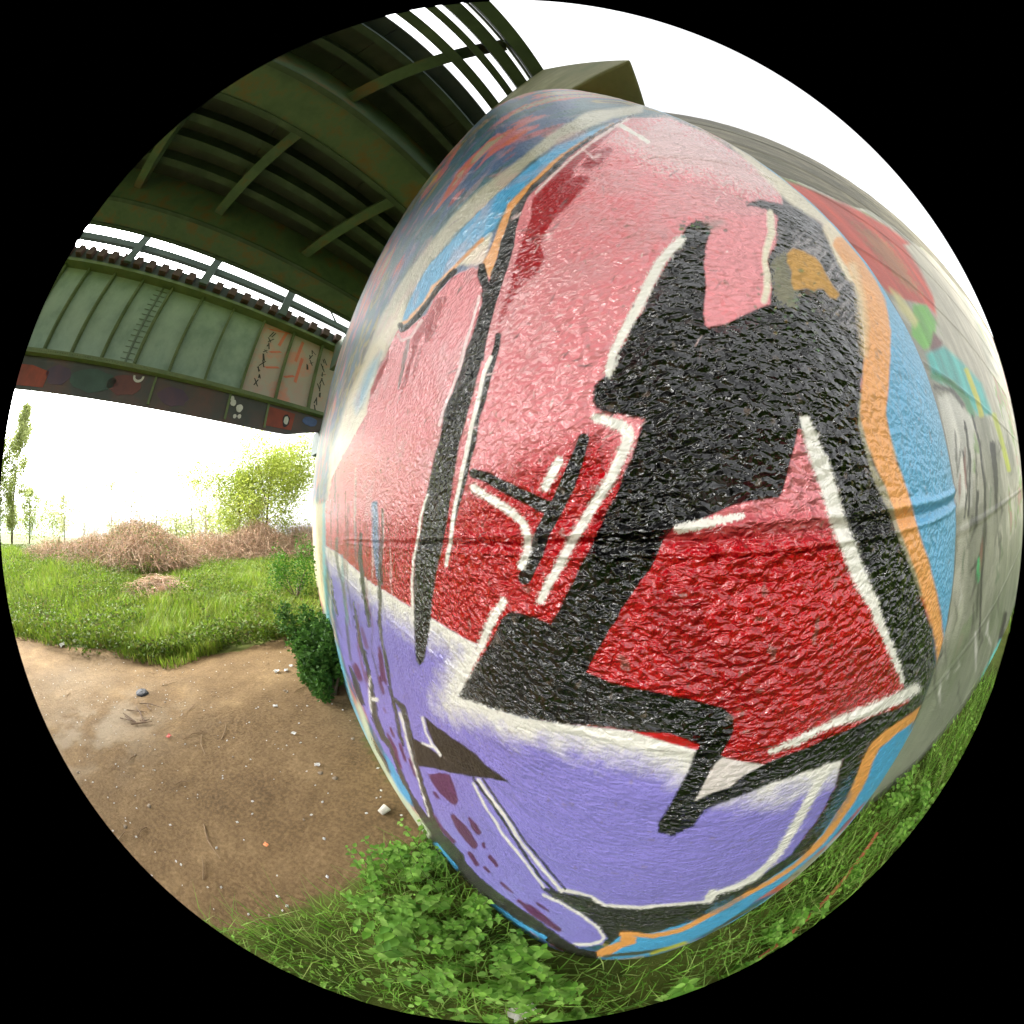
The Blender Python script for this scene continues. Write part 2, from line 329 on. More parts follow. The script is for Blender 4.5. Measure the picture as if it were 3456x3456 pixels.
    for k_ in range(40):
        t_ = rq.random(); x0 = 1200 + 380 * t_ + rq.uniform(-50, 40); y0 = 1050 - 640 * t_ ** .8 + rq.uniform(-40, 60); a_ = math.atan2(-640, 400); ln_ = rq.uniform(30, 120)
        p.line([(x0, y0), (x0 + ln_ * .5 * math.cos(a_) - 3, y0 + ln_ * .5 * math.sin(a_)), (x0 + ln_ * math.cos(a_), y0 + ln_ * math.sin(a_))], [2, rq.uniform(4, 11), 2], rq.choice(((30, 40, 46), (36, 90, 110), (200, 90, 50), (190, 100, 110), (40, 110, 100), (190, 160, 60), (60, 60, 90))), 5, .75)
    # ---- the great black A
    A = (X('D5', 1080, 105, 1000, 170, 960, 300, 900, 370, 850, 470, 760, 610, 700, 700, 660, 840, 560, 960, 520, 1080, 440, 1200, 350, 1360, 270, 1440, 248, 1560, 270, 1630, 330, 1665, 480, 1685, 600, 1705, 665, 1720)
         + X('C', 1560, 690, 1530, 800, 1500, 880, 1450, 980, 1420, 1080, 1370, 1160, 1330, 1250, 1280, 1370, 1220, 1470, 1190, 1540, 1150, 1620, 1110, 1700, 1060, 1785, 980, 1750, 850, 1710, 800, 1740, 750, 1850, 700, 1932)
         + X('R6', 620, 40, 570, 120, 556, 160, 720, 220, 900, 260, 1100, 300, 1300, 310, 1520, 340, 1700, 385, 1870, 430)
         + X('R8', 245, 440, 210, 540, 150, 650, 90, 760, 35, 840, 40, 890, 100, 912, 170, 880, 230, 850, 290, 770, 350, 740, 480, 690, 650, 620, 850, 555, 1040, 490, 1000, 640, 900, 830, 760, 1010, 560, 1150, 340, 1230, 300, 1270, 0, 1300)
         + X('R6', 1560, 1305, 1350, 1290, 1290, 1250, 1110, 1215, 1010, 1190, 1080, 1250, 1180, 1300, 1290, 1370, 1350, 1440, 1375, 1470, 1350, 1490, 1430, 1500, 1450, 1440, 1700, 1432)
         + X('R8', 0, 1440, 160, 1405, 260, 1355, 430, 1265, 560, 1195, 740, 1075, 860, 985, 930, 905, 1000, 795, 1080, 675, 1120, 555, 1165, 475, 1215, 395, 1330, 305, 1470, 190)
         + X('R5', 1420, 1450, 1450, 1380, 1440, 1280, 1420, 1150, 1390, 1050, 1340, 920, 1300, 800, 1250, 680, 1210, 560, 1160, 460, 1100, 330, 1070, 200, 1030, 60)
         + X('R4', 1030, 1900, 1040, 1750, 1070, 1600, 1060, 1450, 1030, 1330, 1000, 1200, 960, 1100, 920, 1000, 850, 930, 780, 870, 720, 835, 600, 790, 500, 765, 430, 785, 520, 810, 595, 850, 590, 1000, 540, 1090, 560, 1250, 520, 1340)
         + X('D5', 1480, 870, 1330, 950, 1190, 985, 1150, 960, 1140, 850, 1165, 720, 1160, 600, 1150, 450, 1160, 300, 1200, 200, 1180, 130))
    p.fill(A, BLACK, 26, .8, 1); p.fill(A, BLACK, 9, rough=.09)
    # red of the lower panel and the pink triangle inside the A
    panel = (X('R5', 705, 75, 680, 200, 650, 320, 620, 420, 600, 450, 480, 465, 350, 490, 250, 540, 100, 600) + X('C', 1730, 1260, 1680, 1320, 1640, 1400, 1600, 1480, 1550, 1540, 1500, 1620, 1450, 1690, 1420, 1760, 1380, 1810, 1350, 1870, 1310, 1932)
             + X('R6', 1250, 20, 1400, 80, 1600, 120, 1800, 160, 1932, 195) + X('R8', 390, 210, 440, 260, 450, 330, 420, 400, 380, 470, 430, 500, 500, 510, 610, 520, 720, 470, 840, 430, 970, 370, 1100, 320, 1200, 260, 1330, 220, 1400, 180, 1340, 40) + X('R5', 1230, 1340, 1140, 1110, 1070, 950, 990, 740, 910, 530, 830, 280, 760, 100))
    p.fill(panel, RED, 6, rough=.16)
    idx = p.sel(panel, 6); q = p.px[idx]; sdb = p.seg(q, panel, True)
    f = (1 - smooth(1660, 1860, q[:, 1] + 40 * (vnoise(s_[idx] * 25, z_[idx] * 25, 77, 3) - .5) + 50 * (p.grain[idx] - .5))) * np.clip(.5 + sdb / 6, 0, 1)
    p.col[idx] = p.col[idx] * (1 - f[:, None]) + lin(PINK) * f[:, None]
    f = smooth(.5, .62, vnoise(q[:, 0] / 190, q[:, 1] / 190, 8, 2)) * .5 * np.clip(.5 + sdb / 6, 0, 1) * (q[:, 1] > 1900)
    p.col[idx] = p.col[idx] * (1 - f[:, None]) + lin((150, 12, 24)) * f[:, None]
    p.fill(X('R6', 1500, 340, 1700, 350, 1870, 415, 1860, 440, 1700, 405), RED, 5)
    # lavender and white inside the V
    p.fill(X('R8', 230, 720, 290, 610, 340, 520, 385, 480, 500, 510, 610, 522, 500, 580, 430, 640, 330, 680), (216, 206, 200), 6)
    # small black Y and its white lights
    p.line(X('C', 1242, 775, 1200, 900, 1150, 1030, 1100, 1130, 1060, 1200, 1010, 1290, 980, 1400, 940, 1480, 920, 1530), [38, 54, 52, 52, 50, 46], BLACK, 6, rough=.2)
    p.line(X('C', 640, 960, 720, 985, 800, 1030, 900, 1080, 1000, 1130, 1050, 1150), [32, 42, 48], BLACK, 6, rough=.2)
    p.line(X('C', 1108, 895, 1030, 1035), 27, WHITE, 5)
    p.line(X('C', 640, 1040, 720, 1090, 830, 1160, 910, 1230, 935, 1300, 930, 1390, 900, 1465), 22, WHITE, 5)
    p.line(X('C', 1305, 660, 1380, 680, 1450, 705, 1485, 750, 1470, 810, 1430, 895, 1390, 980, 1330, 1080, 1260, 1190, 1190, 1310, 1130, 1420, 1070, 1530, 1005, 1655), [26, 34, 32, 30, 28, 26, 22], WHITE, 6)
    p.line(X('C', 800, 1660, 750, 1740, 700, 1850, 665, 1932) + X('R6', 555, 130), [22, 22, 14], WHITE, 6)
    p.line(X('R6', 556, 165, 720, 232, 900, 290, 1150, 325), [16, 24, 22], WHITE, 6)
    p.line(X('D5', 960, 265, 880, 345, 800, 445, 730, 565, 660, 705, 600, 825, 530, 955, 460, 1085, 400, 1205, 372, 1350), [26, 28, 30, 26, 22], WHITE, 7)
    p.line(X('C', 1425, 330, 1390, 420), 12, WHITE, 12, .8, 1)
    p.line(X('R5', 740, 30, 780, 150, 830, 280, 870, 400, 910, 530, 950, 650, 990, 740, 1030, 860, 1070, 950, 1110, 1020), [30, 50, 46, 44, 44, 34], WHITE, 9)
    p.line(X('R5', 1110, 1020, 1140, 1110, 1190, 1230, 1240, 1350, 1270, 1440), [36, 32, 26, 18], WHITE, 20, 1, 1)
    p.line(X('R5', 60, 622, 200, 590, 400, 548), [34, 36, 20], WHITE, 20, 1, 1)
    p.line(X('R8', 1430, 110, 1330, 165, 1200, 220, 1100, 260, 1000, 290), [30, 34, 24], WHITE, 9); p.line(X('R8', 1000, 290, 900, 335, 780, 400, 650, 450), [20, 26, 18], WHITE, 22, 1, 1)
    # pink quarter with cream edge, right of the A's tip
    p.fill(X('D5', 1190, 250, 1160, 450, 1165, 620, 1150, 800, 1145, 880, 1170, 975, 1330, 945, 1500, 860, 1690, 790, 1700, 650, 1680, 540, 1640, 400, 1700, 250, 1720, 60, 1500, 60, 1300, 120), PINK, 6, rough=.27)
    p.line(X('D5', 1690, 50, 1700, 200, 1660, 330, 1645, 450, 1668, 560, 1660, 680, 1640, 760), [24, 26, 18, 24, 22], CREAM, 8)
    p.line(X('D6', 60, 260, 160, 235, 300, 260, 430, 290, 560, 310), [6, 14, 22, 18], BLACK, 8)
    p.line(X('R4', 350, 470, 500, 590, 600, 680, 700, 760, 850, 850, 950, 940), [10, 40, 56, 44], CREAM, 14, .9)
    # weathered greys, ochre plaster where the paint has fallen off
    grey = X('D6', 350, 480, 600, 500, 800, 600, 900, 720, 960, 860, 1020, 1000, 1080, 1200, 1120, 1450, 1000, 1480, 860, 1300, 760, 1150, 700, 950, 500, 700, 360, 560)
    idx = p.sel(grey, 30); q = p.px[idx]; f = smooth(.42, .6, vnoise((q[:, 0] - q[:, 1]) / 60, (q[:, 0] + q[:, 1]) / 14, 12, 3)) * np.clip(.5 + p.seg(q, grey, True) / 50, 0, 1) * .8
    p.col[idx] = p.col[idx] * (1 - f[:, None]) + lin((128, 120, 120)) * f[:, None]; p.rough[idx] += .25 * f
    p.fill(X('D6', 290, 760, 430, 700, 470, 900, 520, 1050, 500, 1200, 380, 1180, 300, 1060), (122, 118, 84), 40, .8, 1, .7)
    p.fill(X('D6', 430, 700, 480, 660, 580, 680, 700, 740, 750, 800, 800, 900, 860, 1000, 920, 1090, 890, 1130, 830, 1110, 770, 1030, 720, 1030, 680, 1060, 620, 1030, 560, 1040, 500, 1050, 470, 980, 480, 880, 430, 780), (190, 142, 62), 7, rough=.75)
    # ---- orange keyline and blue halo down the right edge
    p.line(X('D6', 820, 470, 900, 590, 980, 740, 1060, 880) , [40, 60, 70], (214, 196, 158), 12)
    rb = (X('R4', 900, 900, 1000, 1040, 1100, 1180, 1180, 1320, 1200, 1500, 1200, 1700, 1180, 1932) + X('R5', 1190, 60, 1240, 220, 1290, 400, 1330, 560, 1390, 740, 1440, 900, 1480, 1060, 1500, 1250, 1600, 1250, 1640, 600, 1560, -100) + X('R4', 1500, 1800, 1300, 1350, 1050, 980))
    p.fill(rb, (88, 162, 202), 7, rough=.5)
    p.line(X('R4', 930, 1000, 1010, 1110, 1080, 1230, 1120, 1350, 1135, 1480, 1130, 1650, 1120, 1800, 1110, 1932) + X('R5', 1140, 130, 1180, 260, 1230, 380, 1270, 490, 1300, 600, 1340, 720, 1380, 830, 1410, 940, 1440, 1050, 1460, 1150, 1475, 1250, 1475, 1350), [44, 70, 90, 90, 84, 66, 62, 56, 48, 36, 20], ORANGE, 8, rough=.5)
    p.line(X('R4', 1000, 1130, 1040, 1280, 1060, 1450, 1060, 1600), [30, 26, 34, 20], (220, 194, 150), 22, .8)
    # bottom band
    low = X('R8', 1490, 200, 1400, 420, 1300, 600, 1120, 760, 950, 960, 700, 1170, 400, 1380, 200, 1490, 0, 1570) + X('R6', 1700, 1560, 1480, 1640, 1270, 1600, 1380, 1500, 1450, 1440) + X('R8', 0, 1440, 260, 1360, 560, 1200, 860, 990, 1080, 680, 1215, 395)
    p.fill(low, BLUE, 5)
    p.line(X('R8', 1470, 220, 1400, 280, 1300, 345, 1215, 420, 1175, 500, 1145, 580, 1105, 670, 1050, 760, 1000, 835, 940, 920, 860, 1000, 780, 1070, 650, 1155, 520, 1225, 400, 1295, 250, 1375, 150, 1425, 0, 1455) + X('B', 560, 610, 480, 610), [20, 30, 36, 34, 26, 18, 12, 14, 16, 14, 16], ORANGE, 5)
    p.fill(X('B', 480, 600, 600, 640, 590, 690, 480, 720, 360, 800, 260, 800, 210, 780, 330, 720, 460, 670), ORANGE, 5)
    p.line(X('B', 340, 790, 560, 770, 760, 745, 900, 715), [8, 12, 8], (70, 76, 62), 4); p.line(X('B', 270, 830, 450, 830, 650, 800), 10, (206, 196, 180), 5); p.line(X('B', 720, 770, 850, 730, 1000, 680), 10, (190, 190, 60), 5)
    p.line(X('R8', 1425, 290, 1390, 400, 1300, 545), 7, (190, 84, 60), 4)
    p.line(X('R8', 960, 970, 1100, 840), 16, (196, 190, 176), 6)
    # blue overspray showing through the black
    p.fill(X('R8', 900, 880, 1020, 650, 1100, 560, 1080, 700, 980, 850), (50, 100, 130), 40, .55, 1); p.fill(X('B', 1150, 440, 1250, 360, 1500, 290, 1400, 380, 1250, 430), (60, 120, 150), 30, .6, 1)
    # white keylines of the foot
    p.line(X('B', 0, 250, 120, 280, 230, 300, 260, 330, 340, 372, 450, 382, 640, 396, 900, 372, 1150, 350, 1200, 310, 1290, 262, 1450, 200, 1600, 100, 1720, 0), 10, WHITE, 4)
    p.line(X('B', 1190, 320, 1225, 280), 26, WHITE, 5)
    p.line(X('R8', 340, 1225, 450, 1190, 560, 1140, 660, 1040, 730, 940, 800, 820, 850, 720, 900, 630, 960, 540), [10, 14, 22, 26, 24], WHITE, 8)
    p.fill(X('R6', 1020, 1232, 1110, 1270, 1230, 1340, 1320, 1410, 1362, 1460, 1340, 1490, 1290, 1508, 1180, 1508, 1120, 1470, 900, 1320), LAV, 5)
    p.line(X('R6', 1020, 1232, 1110, 1272, 1230, 1342, 1320, 1415, 1350, 1460, 1330, 1485, 1280, 1500, 1180, 1500), 9, WHITE, 4)
    # thin double lines down the foot
    for a, w, c in ((X('R6', 640, 595, 760, 760, 880, 950, 1000, 1130, 1080, 1210), 8, BLACK), (X('R6', 668, 605, 800, 790, 910, 960, 1118, 1212), 10, WHITE), (X('R6', 690, 600, 815, 785, 930, 950, 1138, 1200), 6, BLACK), (X('R6', 638, 622, 700, 740, 800, 900, 920, 1050, 1025, 1192), 8, WHITE)):
        p.line(a, w, c, 4)
    # black arrow shape and outlines of the foot
    p.fill(X('D4', 908, 598, 1050, 710, 1190, 810, 1420, 970, 1500, 1060, 1600, 1130, 1725, 1218, 1640, 1200, 1460, 1172, 1350, 1162, 1150, 1122, 990, 1082, 850, 1066, 838, 1000, 800, 880, 778, 800, 860, 830, 940, 870, 1010, 930, 1080, 970, 1000, 850, 950, 730), (34, 27, 24), 4, rough=.4)
    p.line(X('D4', 895, 615, 930, 740, 985, 860, 1070, 960), 8, WHITE, 4); p.line(X('D4', 905, 855, 985, 885), 8, WHITE, 4)
    p.line(X('D4', 545, 0, 580, 200, 610, 400, 650, 560, 690, 780, 720, 860), [9, 10, 12, 10], (34, 28, 26), 4)
    p.line(X('D4', 650, 450, 720, 530, 760, 680, 800, 880, 840, 1060, 880, 1200, 940, 1400, 990, 1560, 1050, 1680), [12, 22, 14, 16, 18, 22, 30], (34, 28, 26), 4)
    p.line(X('D4', 690, 570, 740, 760, 790, 960, 840, 1130, 900, 1320, 960, 1530), [10, 6, 5], WHITE, 4)
    p.line(X('D4', 940, 1600, 1000, 1690, 1100, 1790, 1230, 1920) + X('R6', 560, 1060, 650, 1160, 760, 1245, 880, 1335, 1000, 1415, 1100, 1485, 1200, 1545, 1290, 1560), [34, 46, 44, 40, 44, 40, 30], (28, 24, 22), 5)
    p.line(X('D4', 360, 0, 400, 190, 430, 400, 460, 620, 530, 790, 600, 880, 650, 1000, 700, 1150, 780, 1330, 870, 1480, 930, 1570), [8, 12, 22, 20, 14, 16, 14, 20, 26], (34, 28, 26), 4)
    p.line(X('D4', 230, 150, 290, 330, 340, 480), [8, 20, 14], (34, 28, 26), 4); p.line(X('D4', 410, 790, 470, 930, 560, 1060, 600, 1150), [8, 20, 18, 6], (34, 28, 26), 4)
    p.line(X('D4', 440, 440, 475, 445), 14, WHITE, 4); p.line(X('D4', 410, 230, 405, 400, 420, 560), 6, WHITE, 4)
    p.fill(X('D4', 540, 930, 640, 1080, 700, 1200, 780, 1330, 815, 1440, 720, 1370, 640, 1260, 600, 1130), BLUE, 5)
    p.line(X('D4', 300, 480, 350, 620, 390, 760, 440, 900, 520, 1040, 600, 1190, 680, 1330, 760, 1430, 850, 1560, 940, 1700), [8, 20, 16, 14, 16, 14, 20, 24], (190, 200, 170), 8)
    p.line(X('D4', 110, -40, 140, 140, 220, 420, 300, 620, 400, 880), [10, 12, 10], (118, 182, 200), 6)
    p.line(X('R6', 440, 955, 550, 1085), 12, BLUE, 4); p.line(X('R6', 740, 1280, 880, 1380, 1030, 1465), 13, BLUE, 4)
    # plum spots
    p.fill(X('D4', 950, 1140, 1060, 1130, 1150, 1140, 1190, 1220, 1220, 1310, 1235, 1390, 1210, 1432, 1160, 1410, 1080, 1340, 1010, 1250), PLUM, 5)
    for a, w in ((X('D4', 1180, 1530, 1270, 1650, 1380, 1800), [14, 34, 26]), (X('D4', 1335, 1550, 1380, 1620, 1420, 1680), [10, 22, 18]), (X('D4', 1000, 1510, 1080, 1650, 1190, 1770), [6, 12, 14]),
                 (X('D4', 1010, 1310, 1045, 1360), 9), (X('D4', 1465, 1790, 1475, 1815), 10), (X('R6', 620, 1005, 660, 1065), 14), (X('R6', 730, 1025, 765, 1070), 14), (X('R6', 700, 1080, 725, 1105), 10), (X('R6', 790, 1165, 855, 1220), [8, 14, 6]),
                 (X('R6', 885, 1262, 980, 1330, 1105, 1420), [12, 28, 16]), (X('R6', 985, 1275, 1045, 1315), [6, 14, 8]), (X('D4', 500, 30, 520, 160, 560, 300), [12, 14, 8]), (X('D4', 500, 240, 535, 390), [14, 16, 6]), (X('D4', 570, 760, 640, 900, 700, 1080), [6, 14, 8]),
                 (X('D4', 690, 860, 740, 1010), [10, 16, 8]), (X('D4', 780, 1000, 830, 1150), [10, 16, 8]), (X('D4', 600, 710, 635, 790), 8), (X('D4', 275, 130, 310, 240), 9), (X('D4', 375, 190, 390, 280), 8), (X('D4', 540, 520, 550, 560), 6)):
        p.line(a, w, PLUM, 4)
    # chips, scratches and moss
    rr_ = random.Random(3)
    for k_ in range(70):
        cx, cy = rr_.uniform(1500, 2450), rr_.uniform(560, 1500); a_ = rr_.gauss(-.6, .5); ln_ = rr_.uniform(4, 26)
        p.line([(cx, cy), (cx + ln_ * math.cos(a_), cy + ln_ * math.sin(a_) + rr_.uniform(-4, 4)), (cx + 2 * ln_ * math.cos(a_), cy + 2 * ln_ * math.sin(a_))], [2, rr_.uniform(3, 9), 2], rr_.choice(((110, 92, 92), (80, 66, 66), (236, 206, 204), (150, 110, 112))), 4, .8)
    for k_ in range(60):
        cx, cy = rr_.gauss(2700, 70), rr_.gauss(1040, 55); p.line([(cx, cy), (cx + rr_.uniform(2, 6), cy + rr_.uniform(-3, 3))], rr_.uniform(4, 9), rr_.choice(((70, 120, 40), (96, 104, 70), (150, 120, 70), (60, 90, 44))), 5, .8)
    for k_ in range(14):
        cx, cy = rr_.gauss(2350, 30), rr_.gauss(765, 16); p.line([(cx, cy), (cx + rr_.uniform(4, 10), cy)], rr_.uniform(5, 11), rr_.choice(((70, 110, 40), (40, 110, 100), (90, 80, 70))), 5, .9)
    p.fill(X('D5', 1120, 110, 1300, 90, 1330, 130, 1210, 190), (150, 118, 112), 24, .8)
    # scuffs, pits and grime over everything
    g = vnoise(s_ * 120, z_ * 120, 90, 2); m = smooth(.8, .88, g) * .5
    p.col = p.col * (1 - m[:, None]) + lin((120, 104, 92)) * m[:, None]
    g = .9 + .2 * vnoise(s_ * 7, z_ * 7, 31, 4); p.col *= g[:, None]
    return np.clip(p.col * .77, 0, 1), np.clip(p.rough, .08, .9)

# ------------------------------------------------------------------ the setting: ground
BD = np.array([math.sin(.4375), math.cos(.4375)]); LD = np.array([-BD[1], BD[0]])        # along the bridge / to its left
XD = np.array([math.sin(1.7902), math.cos(1.7902)])                                      # cross beams
PN = np.array([math.sin(.8569), math.cos(.8569)]); PT = np.array([PN[1], -PN[0]])        # pier: normal of its left flank / towards its nose
PD, PR, PS = .1406, .6971, -.2092
PC = (PD + PR) * PN + PS * PT
WN = np.array([.284, .959]); WN /= np.linalg.norm(WN); WT = np.array([WN[1], -WN[0]]); WOFF = .46
def in_poly(x, y, poly):
    ins = np.zeros(np.shape(x), bool); n = len(poly)
    for i in range(n):
        (ax, ay), (bx, by) = poly[i], poly[(i + 1) % n]
        c = (ay > y) != (by > y)
        with np.errstate(divide='ignore', invalid='ignore'): ins ^= c & (x < ax + (y - ay) / (by - ay) * (bx - ax))
    return ins
DIRT = [(-.42, .86), (-.70, .52), (-.92, .13), (-1.12, -.30), (-1.5, -1.2), (-2.6, -4), (-9, -5), (-7.2, -1.6), (-5.5, -.1), (-4.9, .7), (-4.2, 1.15), (-3.8, 1.6), (-3.45, 2.15), (-3.3, 3.1), (-2.9, 3.1), (-2.35, 2.6), (-1.6, 2.0)]
def pier_sd(x, y):
    ex = x - PC[0]; ey = y - PC[1]; a = ex * PT[0] + ey * PT[1]; b = ex * PN[0] + ey * PN[1]
    return np.hypot(np.maximum(a, 0), b) - PR
def ground_z(x, y):
    r = np.hypot(x, y)
    z = (.06 * (vnoise(x * .7 + 50, y * .7 + 50, 4, 3) - .5) + .03 * (vnoise(x * 3.1 + 50, y * 3.1 + 50, 14, 3) - .5)) * smooth(.5, 2, r)
    lift = smooth(4.5, 12, -x * .9 + y * .35 - 0.3 * np.abs(y - 3)) * .55
    return z + lift * (.6 + .8 * vnoise(x * .25 + 9, y * .25, 8, 2)) + smooth(40, 300, r) * 0
gx = np.concatenate([-np.geomspace(700, 8, 40), np.linspace(-7.9, 3, 190), np.geomspace(3.2, 700, 42)])
gy = np.concatenate([-np.geomspace(700, 4, 42), np.linspace(-3.9, 6, 170), np.geomspace(6.1, 700, 42)])
GX, GY = np.meshgrid(gx, gy); gxr, gyr = GX.ravel(), GY.ravel()
GZ = ground_z(gxr, gyr)
wob = .16 * (vnoise(gxr * 3, gyr * 3, 40, 3) - .5)
rg_ = np.hypot(gxr, gyr) + 1e-6; pull = np.where(rg_ > 2, .42, 0)
dirt = np.maximum(in_poly(gxr + wob, gyr + wob, DIRT), in_poly(gxr * (1 - pull / rg_) + wob, gyr * (1 - pull / rg_) + wob, DIRT)).astype(float)
ash = np.exp(-(((gxr + 3.25) / .55) ** 2 + ((gyr + .15) / .9) ** 2)) * smooth(.42, .6, vnoise(gxr * 4, gyr * 4, 50, 4)) * .8 + .35 * np.exp(-(((gxr + 4.6) / .7) ** 2 + ((gyr + .3) / .8) ** 2))
nx, ny = len(gx), len(gy)
ii = (np.arange(ny - 1)[:, None] * nx + np.arange(nx - 1)).ravel()
F = np.stack([ii, ii + 1, ii + nx + 1, ii + nx], 1)
m, n, b = new_mat('ground_soil'); L = n.links.new
tc = n.nodes.new('ShaderNodeTexCoord'); at = n.nodes.new('ShaderNodeAttribute'); at.attribute_name = 'dirt'; aa = n.nodes.new('ShaderNodeAttribute'); aa.attribute_name = 'ash'
def nz(scale, detail=6, rough=.6):
    t = n.nodes.new('ShaderNodeTexNoise'); t.inputs['Scale'].default_value = scale; t.inputs['Detail'].default_value = detail; t.inputs['Roughness'].default_value = rough; L(tc.outputs['Object'], t.inputs['Vector']); return t
def ramp(src, stops):
    r = n.nodes.new('ShaderNodeValToRGB'); e = r.color_ramp.elements
    e[0].position = stops[0][0]; e[0].color = (*lin(stops[0][1]), 1); e[1].position = stops[-1][0]; e[1].color = (*lin(stops[-1][1]), 1)
    for p_, c_ in stops[1:-1]: x = e.new(p_); x.color = (*lin(c_), 1)
    L(src, r.inputs[0]); return r
def mix(fac, a_, b_):
    x = n.nodes.new('ShaderNodeMix'); x.data_type = 'RGBA'; L(fac, x.inputs[0]); L(a_, x.inputs[6]); L(b_, x.inputs[7]); return x.outputs[2]
soil = ramp(nz(1.6, 10, .7).outputs['Fac'], [(.32, (66, 52, 35)), (.44, (104, 84, 57)), (.55, (120, 98, 68)), (.7, (158, 133, 96))])
spk = ramp(nz(38, 4, .6).outputs['Fac'], [(.4, (100, 80, 54)), (.62, (148, 122, 86))])
mx0 = n.nodes.new('ShaderNodeMix'); mx0.data_type = 'RGBA'; mx0.inputs[0].default_value = .4; L(soil.outputs[0], mx0.inputs[6]); L(spk.outputs[0], mx0.inputs[7])
turf = ramp(nz(2.2, 6).outputs['Fac'], [(.35, (60, 74, 26)), (.65, (98, 104, 48))])
ashc = n.nodes.new('ShaderNodeRGB'); ashc.outputs[0].default_value = (*lin((150, 136, 114)), 1)
c1 = mix(aa.outputs['Fac'], mx0.outputs[2], ashc.outputs[0]); c2 = mix(at.outputs['Fac'], turf.outputs[0], c1)
L(c2, b.inputs['Base Color']); b.inputs['Roughness'].default_value = .95; b.inputs['Specular IOR Level'].default_value = .15
bp = n.nodes.new('ShaderNodeBump'); bp.inputs['Strength'].default_value = .7; bp.inputs['Distance'].default_value = .06; L(nz(9, 13, .74).outputs['Fac'], bp.inputs['Height']); L(bp.outputs[0], b.inputs['Normal'])
tag(mesh_obj('ground', np.stack([gxr, gyr, GZ], 1), F, m, smoothed=True, attrs=dict(dirt=dirt, ash=np.clip(ash, 0, 1))), kind='structure')

# far hill
a = np.linspace(math.radians(-150), math.radians(-20), 120); V = []; Fh = []
for i, t in enumerate(a):
    h = 12 + 16 * vnoise(np.array([i / 16.]), np.array([.3]), 5, 3)[0] + 10 * math.exp(-((math.degrees(t) + 88) / 14) ** 2)
    for rr, hh in ((520, -1), (600, h * .8), (680, h), (760, -1)): V.append((rr * math.sin(t), rr * math.cos(t), hh))
for i in range(len(a) - 1):
    for k in range(3): Fh.append((i * 4 + k, i * 4 + 4 + k, i * 4 + 5 + k, i * 4 + 1 + k))
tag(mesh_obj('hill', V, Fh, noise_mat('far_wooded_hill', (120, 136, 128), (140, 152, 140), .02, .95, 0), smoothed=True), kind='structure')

# ------------------------------------------------------------------ the bridge pier (painted, round-nosed)
def paint_mat(name, bs=1.0):
    m, n, b = new_mat(name); L = n.links.new
    a = n.nodes.new('ShaderNodeAttribute'); a.attribute_name = 'Col'; r = n.nodes.new('ShaderNodeAttribute'); r.attribute_name = 'rough'
    tc = n.nodes.new('ShaderNodeTexCoord')
    L(a.outputs['Color'], b.inputs['Base Color'])
    mp = n.nodes.new('ShaderNodeMapping'); mp.inputs['Scale'].default_value = (1, 1, 1.5); mp.inputs['Rotation'].default_value = (.5, .3, 0); L(tc.outputs['Object'], mp.inputs[0])
    def nz_(sc, det, dist=0.0, ro=.55):
        t = n.nodes.new('ShaderNodeTexNoise'); t.inputs['Scale'].default_value = sc; t.inputs['Detail'].default_value = det; t.inputs['Roughness'].default_value = ro; t.inputs['Distortion'].default_value = dist; L(mp.outputs[0], t.inputs['Vector']); return t.outputs['Fac']
    def ma(op, a_, b_, c_=None):
        t = n.nodes.new('ShaderNodeMath'); t.operation = op
        for i_, v_ in enumerate((a_, b_, c_)):
            if v_ is None: continue
            if isinstance(v_, (int, float)): t.inputs[i_].default_value = v_
            else: L(v_, t.inputs[i_])
        return t.outputs[0]
    vo = n.nodes.new('ShaderNodeTexVoronoi'); vo.feature = 'SMOOTH_F1'; vo.inputs['Scale'].default_value = 125; vo.inputs['Smoothness'].default_value = .7
    wv = n.nodes.new('ShaderNodeMixRGB'); wv.blend_type = 'ADD'; wv.inputs[0].default_value = .012; L(mp.outputs[0], wv.inputs[1])
    nw = n.nodes.new('ShaderNodeTexNoise'); nw.inputs['Scale'].default_value = 60; L(mp.outputs[0], nw.inputs['Vector']); L(nw.outputs['Color'], wv.inputs[2]); L(wv.outputs[0], vo.inputs['Vector'])
    lump = ma('MULTIPLY_ADD', nz_(112, 1.8, .5), 1.1, ma('MULTIPLY', vo.outputs['Distance'], -.55))          # lumpy thick paint
    h = ma('ADD', lump, ma('MULTIPLY_ADD', nz_(24, 2), 1.3, ma('MULTIPLY', nz_(300, 2), .09)))
    rl = n.nodes.new('ShaderNodeMapRange'); L(r.outputs['Fac'], rl.inputs[0]); rl.inputs[1].default_value = .12; rl.inputs[2].default_value = .28; rl.inputs[3].default_value = 1.0; rl.inputs[4].default_value = .34
    bp = n.nodes.new('ShaderNodeBump'); bp.inputs['Distance'].default_value = .0105 * bs; L(h, bp.inputs['Height']); L(rl.outputs[0], bp.inputs['Strength']); L(bp.outputs[0], b.inputs['Normal'])
    L(r.outputs['Fac'], b.inputs['Roughness']); b.inputs['Specular IOR Level'].default_value = .75
    return m
PTOP = 2.328
azt = math.atan2(*(PC - PR * PN)); cl = np.hypot(*PC); azr = math.atan2(PC[0], PC[1]) + math.asin(PR / cl)
azfar = math.radians(-40.2)
AZ = np.arange(azfar, azr - math.radians(.25), math.radians(.23))
